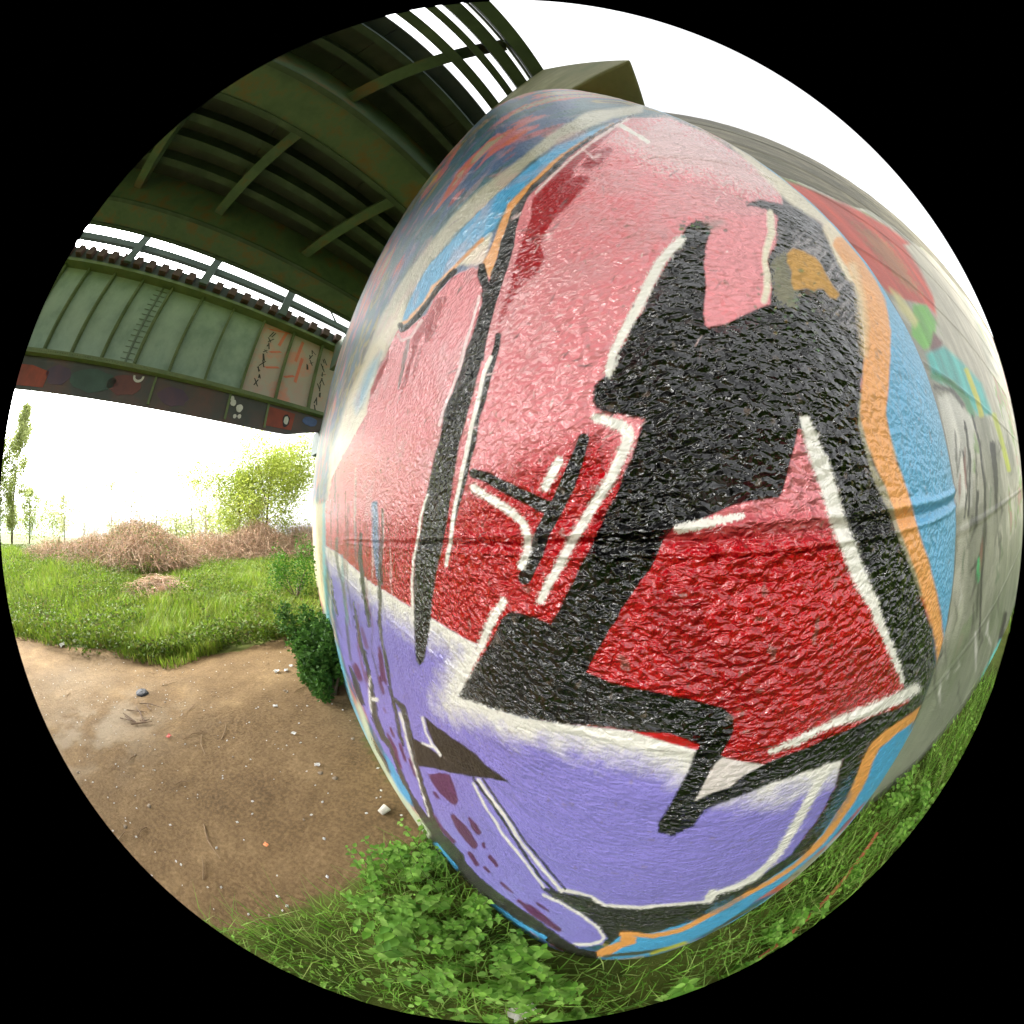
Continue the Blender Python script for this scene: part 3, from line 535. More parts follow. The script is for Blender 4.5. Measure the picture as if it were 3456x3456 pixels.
def plan_hit(az):
    d = np.stack([np.sin(az), np.cos(az)], 1); t1 = PD / np.maximum(d @ PN, 1e-4)
    bq = d @ PC; disc = bq ** 2 - (cl ** 2 - PR ** 2); t2 = bq - np.sqrt(np.maximum(disc, 0))
    on = (d * t1[:, None] - PC) @ PT < 0
    return d * np.where(on, t1, t2)[:, None], on
xy, on = plan_hit(AZ)
pn0 = (PD * PN)[None, :]
far = np.array([pn0[0] - PT * L_ for L_ in (9.5, 16 * .55)])           # far end of the flank
vis_xy = np.concatenate([far[:1], xy])
ang0 = math.atan2(*( (xy[-1] - PC) @ np.stack([PT, PN], 1))[::-1])
angs = np.linspace(ang0 + .02, math.pi / 2, 40)
hid = np.array([PC + PR * (math.cos(t) * PT + math.sin(t) * PN) for t in angs])
back = np.array([PC + PR * PN - PT * L_ for L_ in np.linspace(.3, 9.3, 30)])
endc = PC - PT * 9.15
plan_pts = np.concatenate([vis_xy, hid, back]); ncol = len(plan_pts); nvis = len(vis_xy)
seglen = np.concatenate([[0], np.cumsum(np.hypot(*np.diff(plan_pts, axis=0).T))])
s_col = seglen - seglen[np.argmin(np.abs(AZ - azt)) + 1]
nrow = 690; rho = np.hypot(*plan_pts.T); rho_e = np.where(np.arange(ncol) < nvis, rho, .6)
lo = np.arctan((-EYE - .05) / rho_e); hi = np.arctan(PTOP / rho_e); u = np.linspace(0, 1, nrow)
EL = lo[None, :] * (1 - u[:, None]) + hi[None, :] * u[:, None]
Z = np.tan(EL) * rho_e[None, :] + EYE
nrm2 = np.zeros((ncol, 2)); e = plan_pts - PC; aa_ = e @ PT; bb_ = e @ PN
nrm2 = np.where((aa_ > 0)[:, None], e / np.linalg.norm(e, axis=1, keepdims=True), np.sign(bb_)[:, None] * PN)
S2 = np.broadcast_to(s_col, Z.shape); zz = Z - EYE
zs = -.006 + .012 * (vnoise(S2 * 2.5, Z * 0, 3) - .5)
disp = .0032 * np.exp(-((zz - zs - .004) / .003) ** 2) - .0028 * np.exp(-((zz - zs + .004) / .003) ** 2) + .002 * np.exp(-((zz - zs + .011) / .002) ** 2)
disp += .0015 * np.exp(-((zz + .155) / .004) ** 2) - .002 * np.exp(-((zz - .42) / .006) ** 2)
disp += .0035 * (vnoise(S2 * 28, Z * 28, 12, 3) - .5)
XYZ = np.stack([plan_pts[None, :, 0] + nrm2[None, :, 0] * disp, plan_pts[None, :, 1] + nrm2[None, :, 1] * disp, Z], 2).reshape(-1, 3)
pcol, prough = paint_pier(proj(XYZ), S2.ravel(), Z.ravel())
isvis = np.broadcast_to(np.arange(ncol) < nvis, Z.shape).ravel()
vv = vnoise(S2.ravel() * 1.6, Z.ravel() * 2.2, 25, 4)
hidc = palette(vv, [(90, 88, 80), (72, 150, 190), (160, 158, 146), (196, 92, 70), (190, 186, 170)], [.36, .45, .56, .64])
pcol[~isvis] = hidc[~isvis]
ii = (np.arange(nrow - 1)[:, None] * ncol + np.arange(ncol - 1)).ravel()
Fp = np.stack([ii, ii + 1, ii + ncol + 1, ii + ncol], 1)
M_PAINT = paint_mat('layered_spray_paint')
pier = empty('bridge_pier', (PC[0], PC[1], 0), 'round-nosed concrete bridge pier covered in pink, red, black and lavender graffiti', 'bridge pier')
def child(o, par):
    o.parent = par; o.matrix_parent_inverse = par.matrix_world.inverted() if False else Matrix.Translation(-Vector(par.location)); return o
child(mesh_obj('painted_shaft', XYZ, Fp, M_PAINT, col=pcol, smoothed=True, attrs=dict(rough=prough)), pier)
# top slab of the pier (flush, bare concrete)
tp = [tuple(p_) for p_ in np.concatenate([plan_pts[:1], plan_pts[1:nvis:12], hid[::4], back[-1:]])]
k = len(tp); V = [(x, y, EYE + PTOP - .004) for x, y in tp] + [(x, y, EYE + PTOP - .12) for x, y in tp]
Fc = [tuple(range(k)), tuple(range(2 * k - 1, k - 1, -1))] + [(i, (i + 1) % k, k + (i + 1) % k, k + i) for i in range(k)]
inset = [((x - PC[0]) * .99 + PC[0], (y - PC[1]) * .99 + PC[1], z) for x, y, z in V]
child(mesh_obj('pier_top', inset, Fc, M_CONC), pier)
# tall rectangular bearing block: its corner overhangs the round nose
P1 = np.array([.765, -.345]); u1 = np.array([.405, .914]); u2 = -PT
Q = [P1, P1 + u1 * 1.25, P1 + u1 * 1.25 + u2 * 1.9, P1 + u2 * 1.75]
V = [(x, y, EYE + 2.36) for x, y in Q] + [(x, y, EYE + 6.0) for x, y in Q]
o = mesh_obj('bearing_block', V, [(3, 2, 1, 0), (4, 5, 6, 7), (0, 1, 5, 4), (1, 2, 6, 5), (2, 3, 7, 6), (3, 0, 4, 7)], noise_mat('mossy_concrete', (112, 116, 88), (150, 150, 122), 1.6, .85, .5, 30, .01, c3=(128, 126, 100)))
bm_ = o.modifiers.new('edge', 'BEVEL'); bm_.width = .02; bm_.segments = 2
child(o, pier)

# ------------------------------------------------------------------ abutment wall to the right, taller, painted below and bare above
wp = WOFF * WN
def wall_color(px, s_, z_):
    v = vnoise(s_ * 1.1, z_ * 9, 33, 4)
    base = palette(v, [(96, 90, 70), (118, 110, 88), (134, 126, 104), (104, 100, 76)], [.4, .52, .62]); p = Paint(px, s_, z_, base, np.full(len(px), .7))
    low = z_ + .25 * (vnoise(s_ * 1.3, z_ * 0, 4, 2) - .5) < EYE + np.interp(s_, [0, 1.5, 3, 5, 8, 14], [1.5, 1.7, 2.2, 2.75, 3.1, 3.2])
    v2 = vnoise(s_ * 1.5, z_ * 2.4, 63, 4); c = palette(v2, [(150, 148, 132), (176, 172, 156), (198, 192, 176), (150, 170, 120), (176, 140, 130)], [.42, .55, .64, .7])
    g = smooth(EYE - .1, EYE - .9, z_)[:, None]; c = c * (1 - g) + lin((126, 130, 108)) * g
    p.col[low] = c[low]; p.rough[low] = .35
    p.fill(X('R4', 600, 650, 680, 675, 860, 745, 1050, 830, 1200, 915, 1310, 1000, 1370, 1120, 1440, 1270, 1465, 1395, 1400, 1335, 1300, 1312, 1200, 1270, 1100, 1180, 800, 800), (206, 70, 44), 10, rough=.6)
    p.fill(X('R4', 1280, 1010, 1330, 1000, 1450, 1090, 1560, 1250, 1660, 1440, 1730, 1640, 1790, 1932, 1600, 1932, 1540, 1700, 1470, 1450, 1440, 1290, 1360, 1130), (184, 176, 158), 12)
    p.fill(X('R4', 1000, 880, 1200, 1000, 1300, 1150, 1380, 1280, 1290, 1240, 1150, 1080), (168, 132, 74), 40, .6, 1)
    p.fill(X('R4', 1330, 1330, 1400, 1335, 1455, 1430, 1445, 1550, 1390, 1580, 1320, 1500), (110, 190, 60), 10)
    p.fill(X('R4', 1200, 1240, 1260, 1280, 1360, 1420, 1340, 1460, 1260, 1360), (210, 200, 130), 14, .9)
    p.fill(X('R4', 1440, 1480, 1490, 1540, 1480, 1600, 1420, 1580), (120, 64, 60), 10)
    p.fill(X('R4', 1400, 1600, 1500, 1560, 1600, 1650, 1700, 1760, 1760, 1932, 1680, 1932, 1560, 1790, 1440, 1740), (70, 184, 180), 14)
    p.line(X('R4', 1440, 1720, 1540, 1760, 1620, 1850, 1650, 1932), 22, (60, 140, 90), 8); p.line(X('R4', 1450, 1780, 1540, 1800, 1600, 1880), 16, (84, 80, 74), 6)
    p.line(X('R4', 1620, 1690, 1680, 1850, 1700, 1932), 16, (206, 204, 50), 6); p.line(X('R5', 1770, 0, 1800, 100, 1850, 300), 14, (190, 198, 60), 6)
    p.fill(X('R4', 1460, 1830, 1540, 1820, 1600, 1900, 1640, 1932, 1660, 1990) + X('R5', 1650, 500, 1560, 500, 1480, 0), (214, 210, 200), 10)
    for a, w in ((X('R5', 1650, 0, 1690, 150, 1720, 400, 1720, 640, 1700, 900, 1690, 1220), [6, 7, 9, 9, 5]), (X('R5', 1760, 160, 1780, 350, 1782, 530), [20, 16, 6]), (X('R5', 1610, 40, 1640, 250, 1630, 560), 7), (X('R5', 1720, 640, 1690, 780, 1640, 860), [8, 10, 6]), (X('R5', 1600, 200, 1625, 400, 1610, 560), 6), (X('R5', 1680, 420, 1670, 600), 10), (X('R5', 1830, 1080, 1800, 1230), 14)):
        p.line(a, w, (40, 34, 30), 4)
    p.line(X('R5', 1690, 780, 1680, 900), 12, (50, 180, 110), 4); p.line(X('R5', 1810, 1230, 1760, 1330, 1710, 1430), 16, (100, 200, 190), 5)
    rw = random.Random(4)
    for k_ in range(44):
        y0 = rw.uniform(1450, 2300); x0 = 3215 + 170 * rw.random() - max(0, y0 - 2000) * .25; ln_ = rw.uniform(30, 160)
        p.line([(x0, y0), (x0 + rw.uniform(-8, 12), y0 + ln_ * .5), (x0 + rw.uniform(-16, 10), y0 + ln_)], [3, rw.uniform(4, 10), 2], rw.choice(((46, 42, 38), (60, 58, 50), (214, 210, 200), (90, 110, 80), (70, 66, 58), (150, 90, 80))), 5, .8)
    st = vnoise(s_ * 9, z_ * .7, 36, 3); mo = smooth(.5, .75, vnoise(s_ * 3, z_ * 3, 37, 4)) * smooth(EYE + .1, EYE - 1.3, z_)
    p.col = p.col * (1 - .6 * mo[:, None]) + lin((84, 98, 60)) * .6 * mo[:, None]
    g = (.62 + .6 * vnoise(s_ * 6, z_ * 6, 35, 5)) * (.72 + .5 * st) * (1 - .3 * (np.abs(((z_ - .1) / .62) % 1 - .5) > .485)); p.col *= g[:, None]
    return np.clip(p.col * .72, 0, 1), np.clip(p.rough, .55, .9)
ws = np.concatenate([np.geomspace(.9, 5, 330), np.geomspace(5.05, 26, 40)]); WTOP = EYE + 3.5
wz = np.linspace(-.1, WTOP, 330); S_, Z_ = np.meshgrid(ws, wz)
wd = .012 * (vnoise(S_ * 4, Z_ * 4, 70, 4) - .5) + .008 * (np.abs(((Z_ - .1) / .62) % 1 - .5) > .48)
WX = np.stack([wp[0] + WT[0] * S_ - WN[0] * wd, wp[1] + WT[1] * S_ - WN[1] * wd, Z_], 2).reshape(-1, 3)
wc, wr = wall_color(proj(WX), S_.ravel(), Z_.ravel())
ii = (np.arange(len(wz) - 1)[:, None] * len(ws) + np.arange(len(ws) - 1)).ravel(); Fw = np.stack([ii, ii + 1, ii + len(ws) + 1, ii + len(ws)], 1)
wall = empty('abutment_wall', (wp[0] + WT[0] * 3, wp[1] + WT[1] * 3, 0), 'tall grey concrete retaining wall beside the pier, orange and pale paint below a bare top', 'wall')
child(mesh_obj('painted_face', WX, Fw, paint_mat('weathered_wall_paint', .6), col=wc, smoothed=True, attrs=dict(rough=wr)), wall)
mb = MB(); c = wp + WT * 13.4 + WN * .32
mb.box((c[0], c[1], WTOP / 2 - .05), (*(WT * 12.5), 0), (*(WN * .3), 0), (0, 0, WTOP / 2 + .04)); child(mb.build('wall_core', M_CONC), wall)

# ------------------------------------------------------------------ the steel bridge
def at(lat, bb, z): p_ = LD * lat + BD * bb; return np.array([p_[0], p_[1], EYE + z])
b3 = np.array([*BD, 0]); l3 = np.array([*LD, 0]); x3 = np.array([*XD, 0]); z3 = np.array([0, 0, 1.])
bridge = empty('steel_bridge', at(3, 0, 0) * np.array([1, 1, 0]), 'dark green steel bridge with deep riveted plate girder overhead', 'bridge')
def lbox(name, l0, l1, b0, b1, z0, z1, mat, par=None):
    mb = MB(); mb.box((at(l0, b0, z0) + at(l1, b1, z1)) / 2, l3 * (l1 - l0) / 2, b3 * (b1 - b0) / 2, z3 * (z1 - z0) / 2)
    o = mb.build(name, mat)
    if par is None or par is bridge: return child(o, bridge)
    o.parent = par; return o
# far plate girder
B0, B1 = -24.0, 2.45
web = lbox('plate_girder', 7.5, 7.53, B0, 4.6, 3.5, 5.8, M_WEB, bridge)
stb = [3.0 - 1.07 * i for i in range(-1, 22)]
for i, sb in enumerate(stb):
    lbox('stiffener', 7.36, 7.498, sb - .035, sb + .035, 3.56, 5.799, M_FLANGE, web)
lbox('bottom_flange', 7.18, 7.62, B0, 4.6, 3.40, 3.5, M_FLANGE, web)
lbox('top_flange', 7.2, 7.7, B0, 4.6, 5.801, 5.88, M_FLANGE, web)
# haunched lower fascia
mb = MB(); V = []
prof = [(B0, 2.70), (B1 - .5, 2.68), (B1, 2.7), (3.0, 2.86), (3.5, 2.98), (4.6, 3.0)]
for lt in (7.36, 7.42):
    V += [at(lt, bb, zz_) for bb, zz_ in prof] + [at(lt, bb, 3.398) for bb, zz_ in prof]
k = len(prof); Ff = []
for i in range(k - 1):
    Ff += [(i, i + 1, k + i + 1, k + i), (2 * k + i, 3 * k + i, 3 * k + i + 1, 2 * k + i + 1), (i, 2 * k + i, 2 * k + i + 1, i + 1), (k + i, k + i + 1, 3 * k + i + 1, 3 * k + i)]
Ff += [(0, k, 3 * k, 2 * k), (k - 1, 3 * k - 1, 4 * k - 1, 2 * k - 1)]
mb.add(V, Ff); fas = child(mb.build('lower_fascia', M_LOWER), bridge)
M_ORG = noise_mat('orange_spray', (138, 58, 34), (104, 46, 32), 2, .6, 0); M_WHT = noise_mat('white_spray', (170, 172, 166), (196, 196, 190), 4, .6, 0)
M_PURP = noise_mat('purple_spray', (58, 48, 70), (78, 56, 70), 2, .6, 0); M_BLUES = noise_mat('blue_spray', (52, 70, 110), (70, 92, 140), 2, .6, 0); M_GRN = noise_mat('teal_spray', (44, 66, 58), (54, 78, 70), 2, .6, 0)
def patch(bc, zc, pts, mat, par, lat=7.352, th=.006):
    """flat sprayed mark on the fascia or web, outline in metres"""
    k = len(pts); V = [at(lat, bc + x, zc + y) for x, y in pts] + [at(lat + th, bc + x, zc + y) for x, y in pts]
    o = mesh_obj('sprayed_mark', V, [tuple(range(k)), tuple(range(2 * k - 1, k - 1, -1))] + [(i, k + i, k + (i + 1) % k, (i + 1) % k) for i in range(k)], mat)
    o.parent = par; return o
def blob(rx, ry, k=14, seed=0, j=.25):
    r = random.Random(seed); return [(rx * math.cos(2 * math.pi * i / k) * (1 - j * r.random()), ry * math.sin(2 * math.pi * i / k) * (1 - j * r.random())) for i in range(k)]
patch(-5.9, 3.0, [(-1.4, -.26), (.9, -.24), (.95, .1), (.2, .2), (-1.3, .18)], M_ORG, fas)
patch(-3.4, 3.05, blob(.9, .28, 16, 3), M_GRN, fas); patch(-4.6, 3.05, blob(.5, .25, 14, 4), M_PURP, fas); patch(-2.4, 3.06, blob(.55, .26, 14, 8), noise_mat('maroon_spray', (84, 48, 48), (104, 60, 52), 2, .6, 0), fas)
patch(-.9, 3.02, blob(.5, .24, 16, 5), M_PURP, fas)
arc = [(.16 * math.cos(t), .13 * math.sin(t)) for t in np.linspace(math.pi * .95, 2.1 * math.pi, 12)] + [(.1 * math.cos(t), .07 * math.sin(t)) for t in np.linspace(2.1 * math.pi, math.pi * .95, 12)]
patch(-2.05, 3.3, arc, M_WHT, fas, 7.34)
for dx, dz, r_ in ((0, 0, .11), (-.2, .1, .09), (-.08, -.22, .055), (.05, -.2, .06), (-.26, .2, .07)): patch(.95 + dx, 3.08 + dz, blob(r_, r_ * 1.1, 12, int(r_ * 900)), M_WHT, fas, 7.34)
patch(2.2, 3.08, [(-.5, -.28), (.35, -.26), (.4, .22), (-.4, .24)], M_ORG, fas, 7.348); patch(2.35, 3.05, blob(.13, .2, 14, 2), noise_mat('black_spray', (22, 20, 24), (30, 28, 30), 2, .6, 0), fas, 7.342); patch(2.35, 3.05, blob(.08, .13, 14, 9), M_WHT, fas, 7.334)
patch(3.1, 3.2, blob(.28, .16, 14, 6), M_BLUES, fas, 7.345)
for sb in (-1.55, .62, 1.75): lbox('fascia_rib', 7.32, 7.359, sb - .03, sb + .03, 2.74, 3.39, M_FLANGE, fas)
# pale pink painted panels near the pier end, with tag marks
M_PINKP = noise_mat('pink_primer_panel', (176, 150, 142), (198, 138, 122), 1.3, .6, .15, c3=(166, 158, 148)); M_TAG = noise_mat('dark_tag_ink', (44, 44, 42), (60, 58, 54), 3, .6, 0)
for b0_, b1_ in ((.93 - .02, 1.895), (1.965, 2.965), (3.035, 4.02)):
    lbox('painted_panel', 7.486, 7.499, b0_, b1_, 3.62, 5.78, M_PINKP, web)
rt = random.Random(5)
def scribble(bc, zc, n_, size, vert=True):
    for i in range(n_):
        x = bc + rt.uniform(-.06, .06); y = zc + (-i * size * 1.15)
        for s_ in range(2):
            dx, dz = rt.uniform(-.5, .5) * size, rt.uniform(.2, .6) * size; w_ = .018
            patch(x + rt.uniform(-.04, .04), y, [(-dx, -dz), (-dx + w_ * 2, -dz), (dx + w_ * 2, dz), (dx, dz)], M_TAG, web, 7.478, .004)
scribble(1.25, 5.5, 9, .17); scribble(2.72, 5.45, 4, .16); scribble(3.25, 5.3, 8, .2)
M_CORAL = noise_mat('coral_spray', (196, 104, 84), (206, 124, 100), 2, .6, 0)
for bb, zz_, dx, dz in ((1.65, 5.5, .1, .25), (1.55, 5.0, .22, .05), (1.6, 4.5, .25, .05), (2.3, 5.3, .08, .35), (2.45, 4.7, .07, .4), (2.2, 4.4, .2, .05), (1.45, 5.7, .4, .05)):
    patch(bb, zz_, [(-dx, -dz), (-dx + .1, -dz - .03), (dx, dz), (dx - .1, dz + .03)], M_CORAL, web, 7.479, .004)
# riveted splice with ladder-like bars
M_SPL = noise_mat('worn_splice_steel', (84, 98, 84), (100, 114, 98), 3, .7, .2)
for i in range(14): lbox('splice_bar', 7.485, 7.499, -2.86, -2.46, 3.72 + i * .15, 3.733 + i * .15, M_SPL, web)
lbox('splice_plate', 7.47, 7.499, -2.69, -2.63, 3.6, 5.79, M_SPL, web)
mb = MB()
for sb in stb:
    for i in range(26): mb.box(at(7.35, sb, 3.62 + i * .086), l3 * .012, b3 * .014, z3 * .014)
for i in range(300): mb.box(at(7.172, B0 + i * .09, 3.45), l3 * .01, b3 * .014, z3 * .014)
o = mb.build('rivets', M_FLANGE); o['kind'] = 'stuff'; o.parent = web
# sleepers on the girder, rail and railing posts
slp = None
for i in range(56):
    bb = 4.3 - i * .48
    if slp is None: slp = lbox('sleeper', 7.08, 7.258, bb - .12, bb + .12, 5.955, 6.2, M_TIMBER, bridge)
    else:
        o = slp.copy(); COLL.objects.link(o); o.parent = bridge; o.matrix_parent_inverse = Matrix.Translation(-Vector(bridge.location)) @ Matrix.Translation(Vector(b3 * (-i * .48)))
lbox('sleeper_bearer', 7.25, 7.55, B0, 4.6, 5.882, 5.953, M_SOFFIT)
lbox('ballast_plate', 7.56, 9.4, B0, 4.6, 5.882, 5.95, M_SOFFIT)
lbox('sleeper_backing', 7.26, 7.3, B0, 4.6, 5.955, 6.26, M_DECK)  # dark sheet added so no sky shows between the sleepers
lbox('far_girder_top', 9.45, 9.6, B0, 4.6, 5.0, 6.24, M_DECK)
lbox('side_rail', 7.08, 7.2, B0, 4.4, 6.44, 6.62, M_SOFFIT)
for i in range(10):
    bb = 3.93 - 2.7 * i
    lbox('railing_post', 6.98, 7.07, bb - .13, bb + .13, 5.9, 8.0, M_SOFFIT)
mb = MB(); mb.tube([at(7.1, 2.3, 7.4), at(7.1, 3.1, 6.6), at(7.1, 3.9, 6.2)], .03, 5); child(mb.build('rail_brace', M_SOFFIT), bridge)
# bearing under the girder end
lbox('girder_bearing', 7.2, 7.7, 3.42, 3.75, 2.34, 2.99, M_SOFFIT)
lbox('end_bracket', 6.7, 7.19, 3.35, 3.5, 4.9, 5.9, M_RUST)
# deck: two box girders, cross beams, stringers, plates, open edge bars
DB0, DB1 = -26.0, 13.0
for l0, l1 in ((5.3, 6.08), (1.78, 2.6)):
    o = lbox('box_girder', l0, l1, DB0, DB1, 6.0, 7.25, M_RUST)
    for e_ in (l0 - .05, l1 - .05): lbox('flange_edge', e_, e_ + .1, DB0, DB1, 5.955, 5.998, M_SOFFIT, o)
npl = 0
for lo_, hi_ in ((2.602, 5.298), (.38, 1.778)):
    for i in range(14):
        b0_ = DB0 + i * 2.65
        lbox('deck_plate', lo_, hi_, b0_ + .008, b0_ + 2.642, 7.1, 7.16, M_DECK)
lbox('deck_slab', .38, 6.0, DB0, DB1, 7.26, 7.4, M_DECK)
for lt in (2.95, 3.55, 4.1, 4.7): lbox('stringer', lt - .09, lt + .09, DB0, DB1, 6.78, 7.098, M_SOFFIT)
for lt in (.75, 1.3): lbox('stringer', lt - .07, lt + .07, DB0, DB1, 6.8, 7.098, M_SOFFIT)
for i in range(-4, 9):
    perp = .82 - i * 2.68 + 0.0
    pdv = np.array([XD[1], -XD[0], 0.])
    # cross beam between lateral -0.8 and 6.4, cut at the girders
    for la, lb in ((2.604, 5.296), (-.62, 1.776)):
        def cp(lt, z_):  # point of the skewed beam's axis at this lateral
            bb = (perp - lt * float(l3 @ pdv)) / float(b3 @ pdv); return at(lt, bb, z_)
        A_, B_ = cp(la, 6.62), cp(lb, 6.62); c_ = (A_ + B_) / 2; ax = (B_ - A_) / 2; ax_n = np.cross(z3, ax); ax_n /= np.linalg.norm(ax_n)
        mb = MB(); mb.box(c_, ax, ax_n * .075, z3 * .155); mb.box(c_ - z3 * .17, ax, ax_n * .13, z3 * .014); child(mb.build('cross_beam', M_RUST), bridge)
for l0, l1, z0_, z1_ in ((.04, .2, 6.12, 6.42), (-.25, -.14, 6.12, 6.42), (-.53, -.34, 6.12, 6.45), (-.84, -.64, 6.05, 7.0)):
    lbox('edge_beam', l0, l1, DB0, DB1, z0_, z1_, M_SOFFIT)
mb = MB(); mb.tube([at(-.615, DB0, 6.3), at(-.615, DB1, 6.3)], .02, 6); child(mb.build('edge_pipe', M_FLANGE), bridge)

# ------------------------------------------------------------------ plants
def quads(cent, dirs, ups, L_, W_):
    """pointed folded leaf: 5 verts, 2 quads-ish tris -> (verts, faces)"""
    n = len(cent); sd_ = np.cross(dirs, ups); sd_ /= np.linalg.norm(sd_, axis=1, keepdims=True) + 1e-9
    L_ = np.broadcast_to(L_, (n,))[:, None]; W_ = np.broadcast_to(W_, (n,))[:, None]
    up = np.cross(sd_, dirs)
    v = np.stack([cent, cent + dirs * L_ * .4 + sd_ * W_ * .5 + up * W_ * .15, cent + dirs * L_ - up * L_ * .12, cent + dirs * L_ * .4 - sd_ * W_ * .5 + up * W_ * .15], 1).reshape(-1, 3)
    i = np.arange(n)[:, None] * 4; f = np.concatenate([i + np.array([[0, 1, 2]]), i + np.array([[0, 2, 3]])])
    return v, f
def rdirs(n, zmin=-1., zmax=1.):
    z = RNG.uniform(zmin, zmax, n); a = RNG.uniform(0, 2 * np.pi, n); r = np.sqrt(np.maximum(0, 1 - z * z)); return np.stack([r * np.cos(a), r * np.sin(a), z], 1)
def tint(n, cols, per=4, jit=.18):
    c = np.array([lin(x) for x in cols]); w = RNG.random((n, len(cols))) ** 3; w /= w.sum(1, keepdims=True)
    k = (w @ c) * (1 + jit * (RNG.random((n, 1)) * 2 - 1)); return np.repeat(k, per, 0)
GREEN = [(74, 104, 36), (96, 128, 46), (58, 88, 34), (116, 140, 60)]
SPRING = [(118, 140, 44), (96, 128, 36), (140, 156, 62), (82, 112, 34)]
def leaf_cloud(name, cent, L_, W_, cols, mat=M_LEAF, parent=None, zmin=-.4, zmax=.9):
    v, f = quads(cent, rdirs(len(cent), zmin, zmax), rdirs(len(cent), .2, 1), L_ * RNG.uniform(.6, 1.3, len(cent)), W_ * RNG.uniform(.7, 1.2, len(cent)))
    return mesh_obj(name, v, f, mat, parent, tint(len(cent), cols))

def grass(name, x, y, z, h, w, cols, lean=.5, label=None):
    n = len(x); a = RNG.uniform(0, 2 * np.pi, n); d = np.stack([np.cos(a), np.sin(a), np.zeros(n)], 1); h = h * RNG.uniform(.5, 1.25, n); ln = lean * RNG.uniform(.2, 1.4, n) * h
    b_ = np.stack([x, y, z], 1); s_ = np.stack([-d[:, 1], d[:, 0], d[:, 2]], 1) * (w * RNG.uniform(.6, 1.3, n))[:, None]
    m1 = b_ + d * (ln * .3)[:, None] + np.array([0, 0, 1]) * (h * .6)[:, None]; t_ = b_ + d * ln[:, None] + np.array([0, 0, 1]) * (h * .95)[:, None]
    v = np.stack([b_ - s_, b_ + s_, m1 + s_ * .7, m1 - s_ * .7, t_], 1).reshape(-1, 3); i = np.arange(n)[:, None] * 5
    f = np.concatenate([i + np.array([[0, 1, 2]]), i + np.array([[0, 2, 3]]), i + np.array([[3, 2, 4]])])
    o = mesh_obj(name, v, f, M_GRASS, None, tint(n, cols, 5)); return tag(o, label, 'grass', kind='stuff')

# meadow beyond the bare soil
def scatter(n, x0, x1, y0, y1, test):
    x = RNG.uniform(x0, x1, n); y = RNG.uniform(y0, y1, n); k = test(x, y); return x[k], y[k]
def open_ground(x, y):
    w1 = .34 * (vnoise(x * 2.6, y * 2.6, 40, 3) - .5); w2 = .34 * (vnoise(x * 2.6 + 7, y * 2.6, 41, 3) - .5)
    return ~in_poly(x + w1, y + w2, DIRT) & (pier_sd(x, y) > .03) & ~((x * WN[0] + y * WN[1] > WOFF - .03) & (x * WT[0] + y * WT[1] > .5))
ra = RNG.uniform(math.radians(-125), math.radians(-36), 150000); rr = 3.2 + 19 * RNG.random(150000) ** 1.6
x = rr * np.sin(ra); y = rr * np.cos(ra); k = open_ground(x, y) & (vnoise(x * .6, y * .6, 14, 2) > .30); x, y = x[k], y[k]
edge = in_poly(x + .38 * x / np.hypot(x, y) * -1, y - .38 * y / np.hypot(x, y), DIRT); k = ~edge | (RNG.random(len(x)) < .35); x, y, edge = x[k], y[k], edge[k]
hgt = (.13 + .34 * vnoise(x * .9, y * .9, 19, 3) ** 1.5 * (.5 + vnoise(x * 3, y * 3, 29, 2))) * np.where(edge, .5, 1)
grass('meadow_grass', x, y, ground_z(x, y), hgt, .0055 + .0009 * np.hypot(x, y) * .6, [(112, 146, 30), (92, 130, 26), (140, 160, 52), (136, 134, 70)], .6, 'bright spring grass beyond the bare soil')
n_ = 60000; ra = RNG.uniform(math.radians(-118), math.radians(-36), n_); rr = 4.6 + 15 * RNG.random(n_) ** 1.3; x = rr * np.sin(ra); y = rr * np.cos(ra)
k = open_ground(x, y) & (vnoise(x * .5 + 40, y * .5, 24, 3) > .44); x, y = x[k], y[k]
cent = np.stack([x, y, ground_z(x, y) + RNG.random(len(x)) * (.12 + .5 * vnoise(x * .8, y * .8, 28, 2))], 1)
o = leaf_cloud('meadow_weeds', cent, .07, .05, [(88, 118, 30), (74, 104, 26), (104, 128, 40), (66, 90, 28), (112, 100, 64)], zmin=-.1); tag(o, 'low nettles and ground ivy patches in the grass', 'weeds', kind='stuff')

# near grass under and beside the camera
def near_ok(x, y): return open_ground(x, y)
x, y = scatter(26000, -1.35, 3.4, -2.2, .9, near_ok); k = vnoise(x * 3, y * 3, 91, 2) > .28; x, y = x[k], y[k]
grass('verge_grass', x, y, ground_z(x, y) - .01, .10 + .14 * vnoise(x * 2, y * 2, 66, 2), .003, [(104, 152, 44), (122, 168, 54), (88, 132, 40), (154, 172, 92)], .9, 'tangled green grass at the foot of the pier')
x, y = scatter(9000, -2.6, 6, -6, -1.0, near_ok); grass('rear_grass', x, y, ground_z(x, y), .16, .005, [(104, 152, 44), (122, 168, 54), (88, 132, 40)], .8, 'rough grass behind the verge')

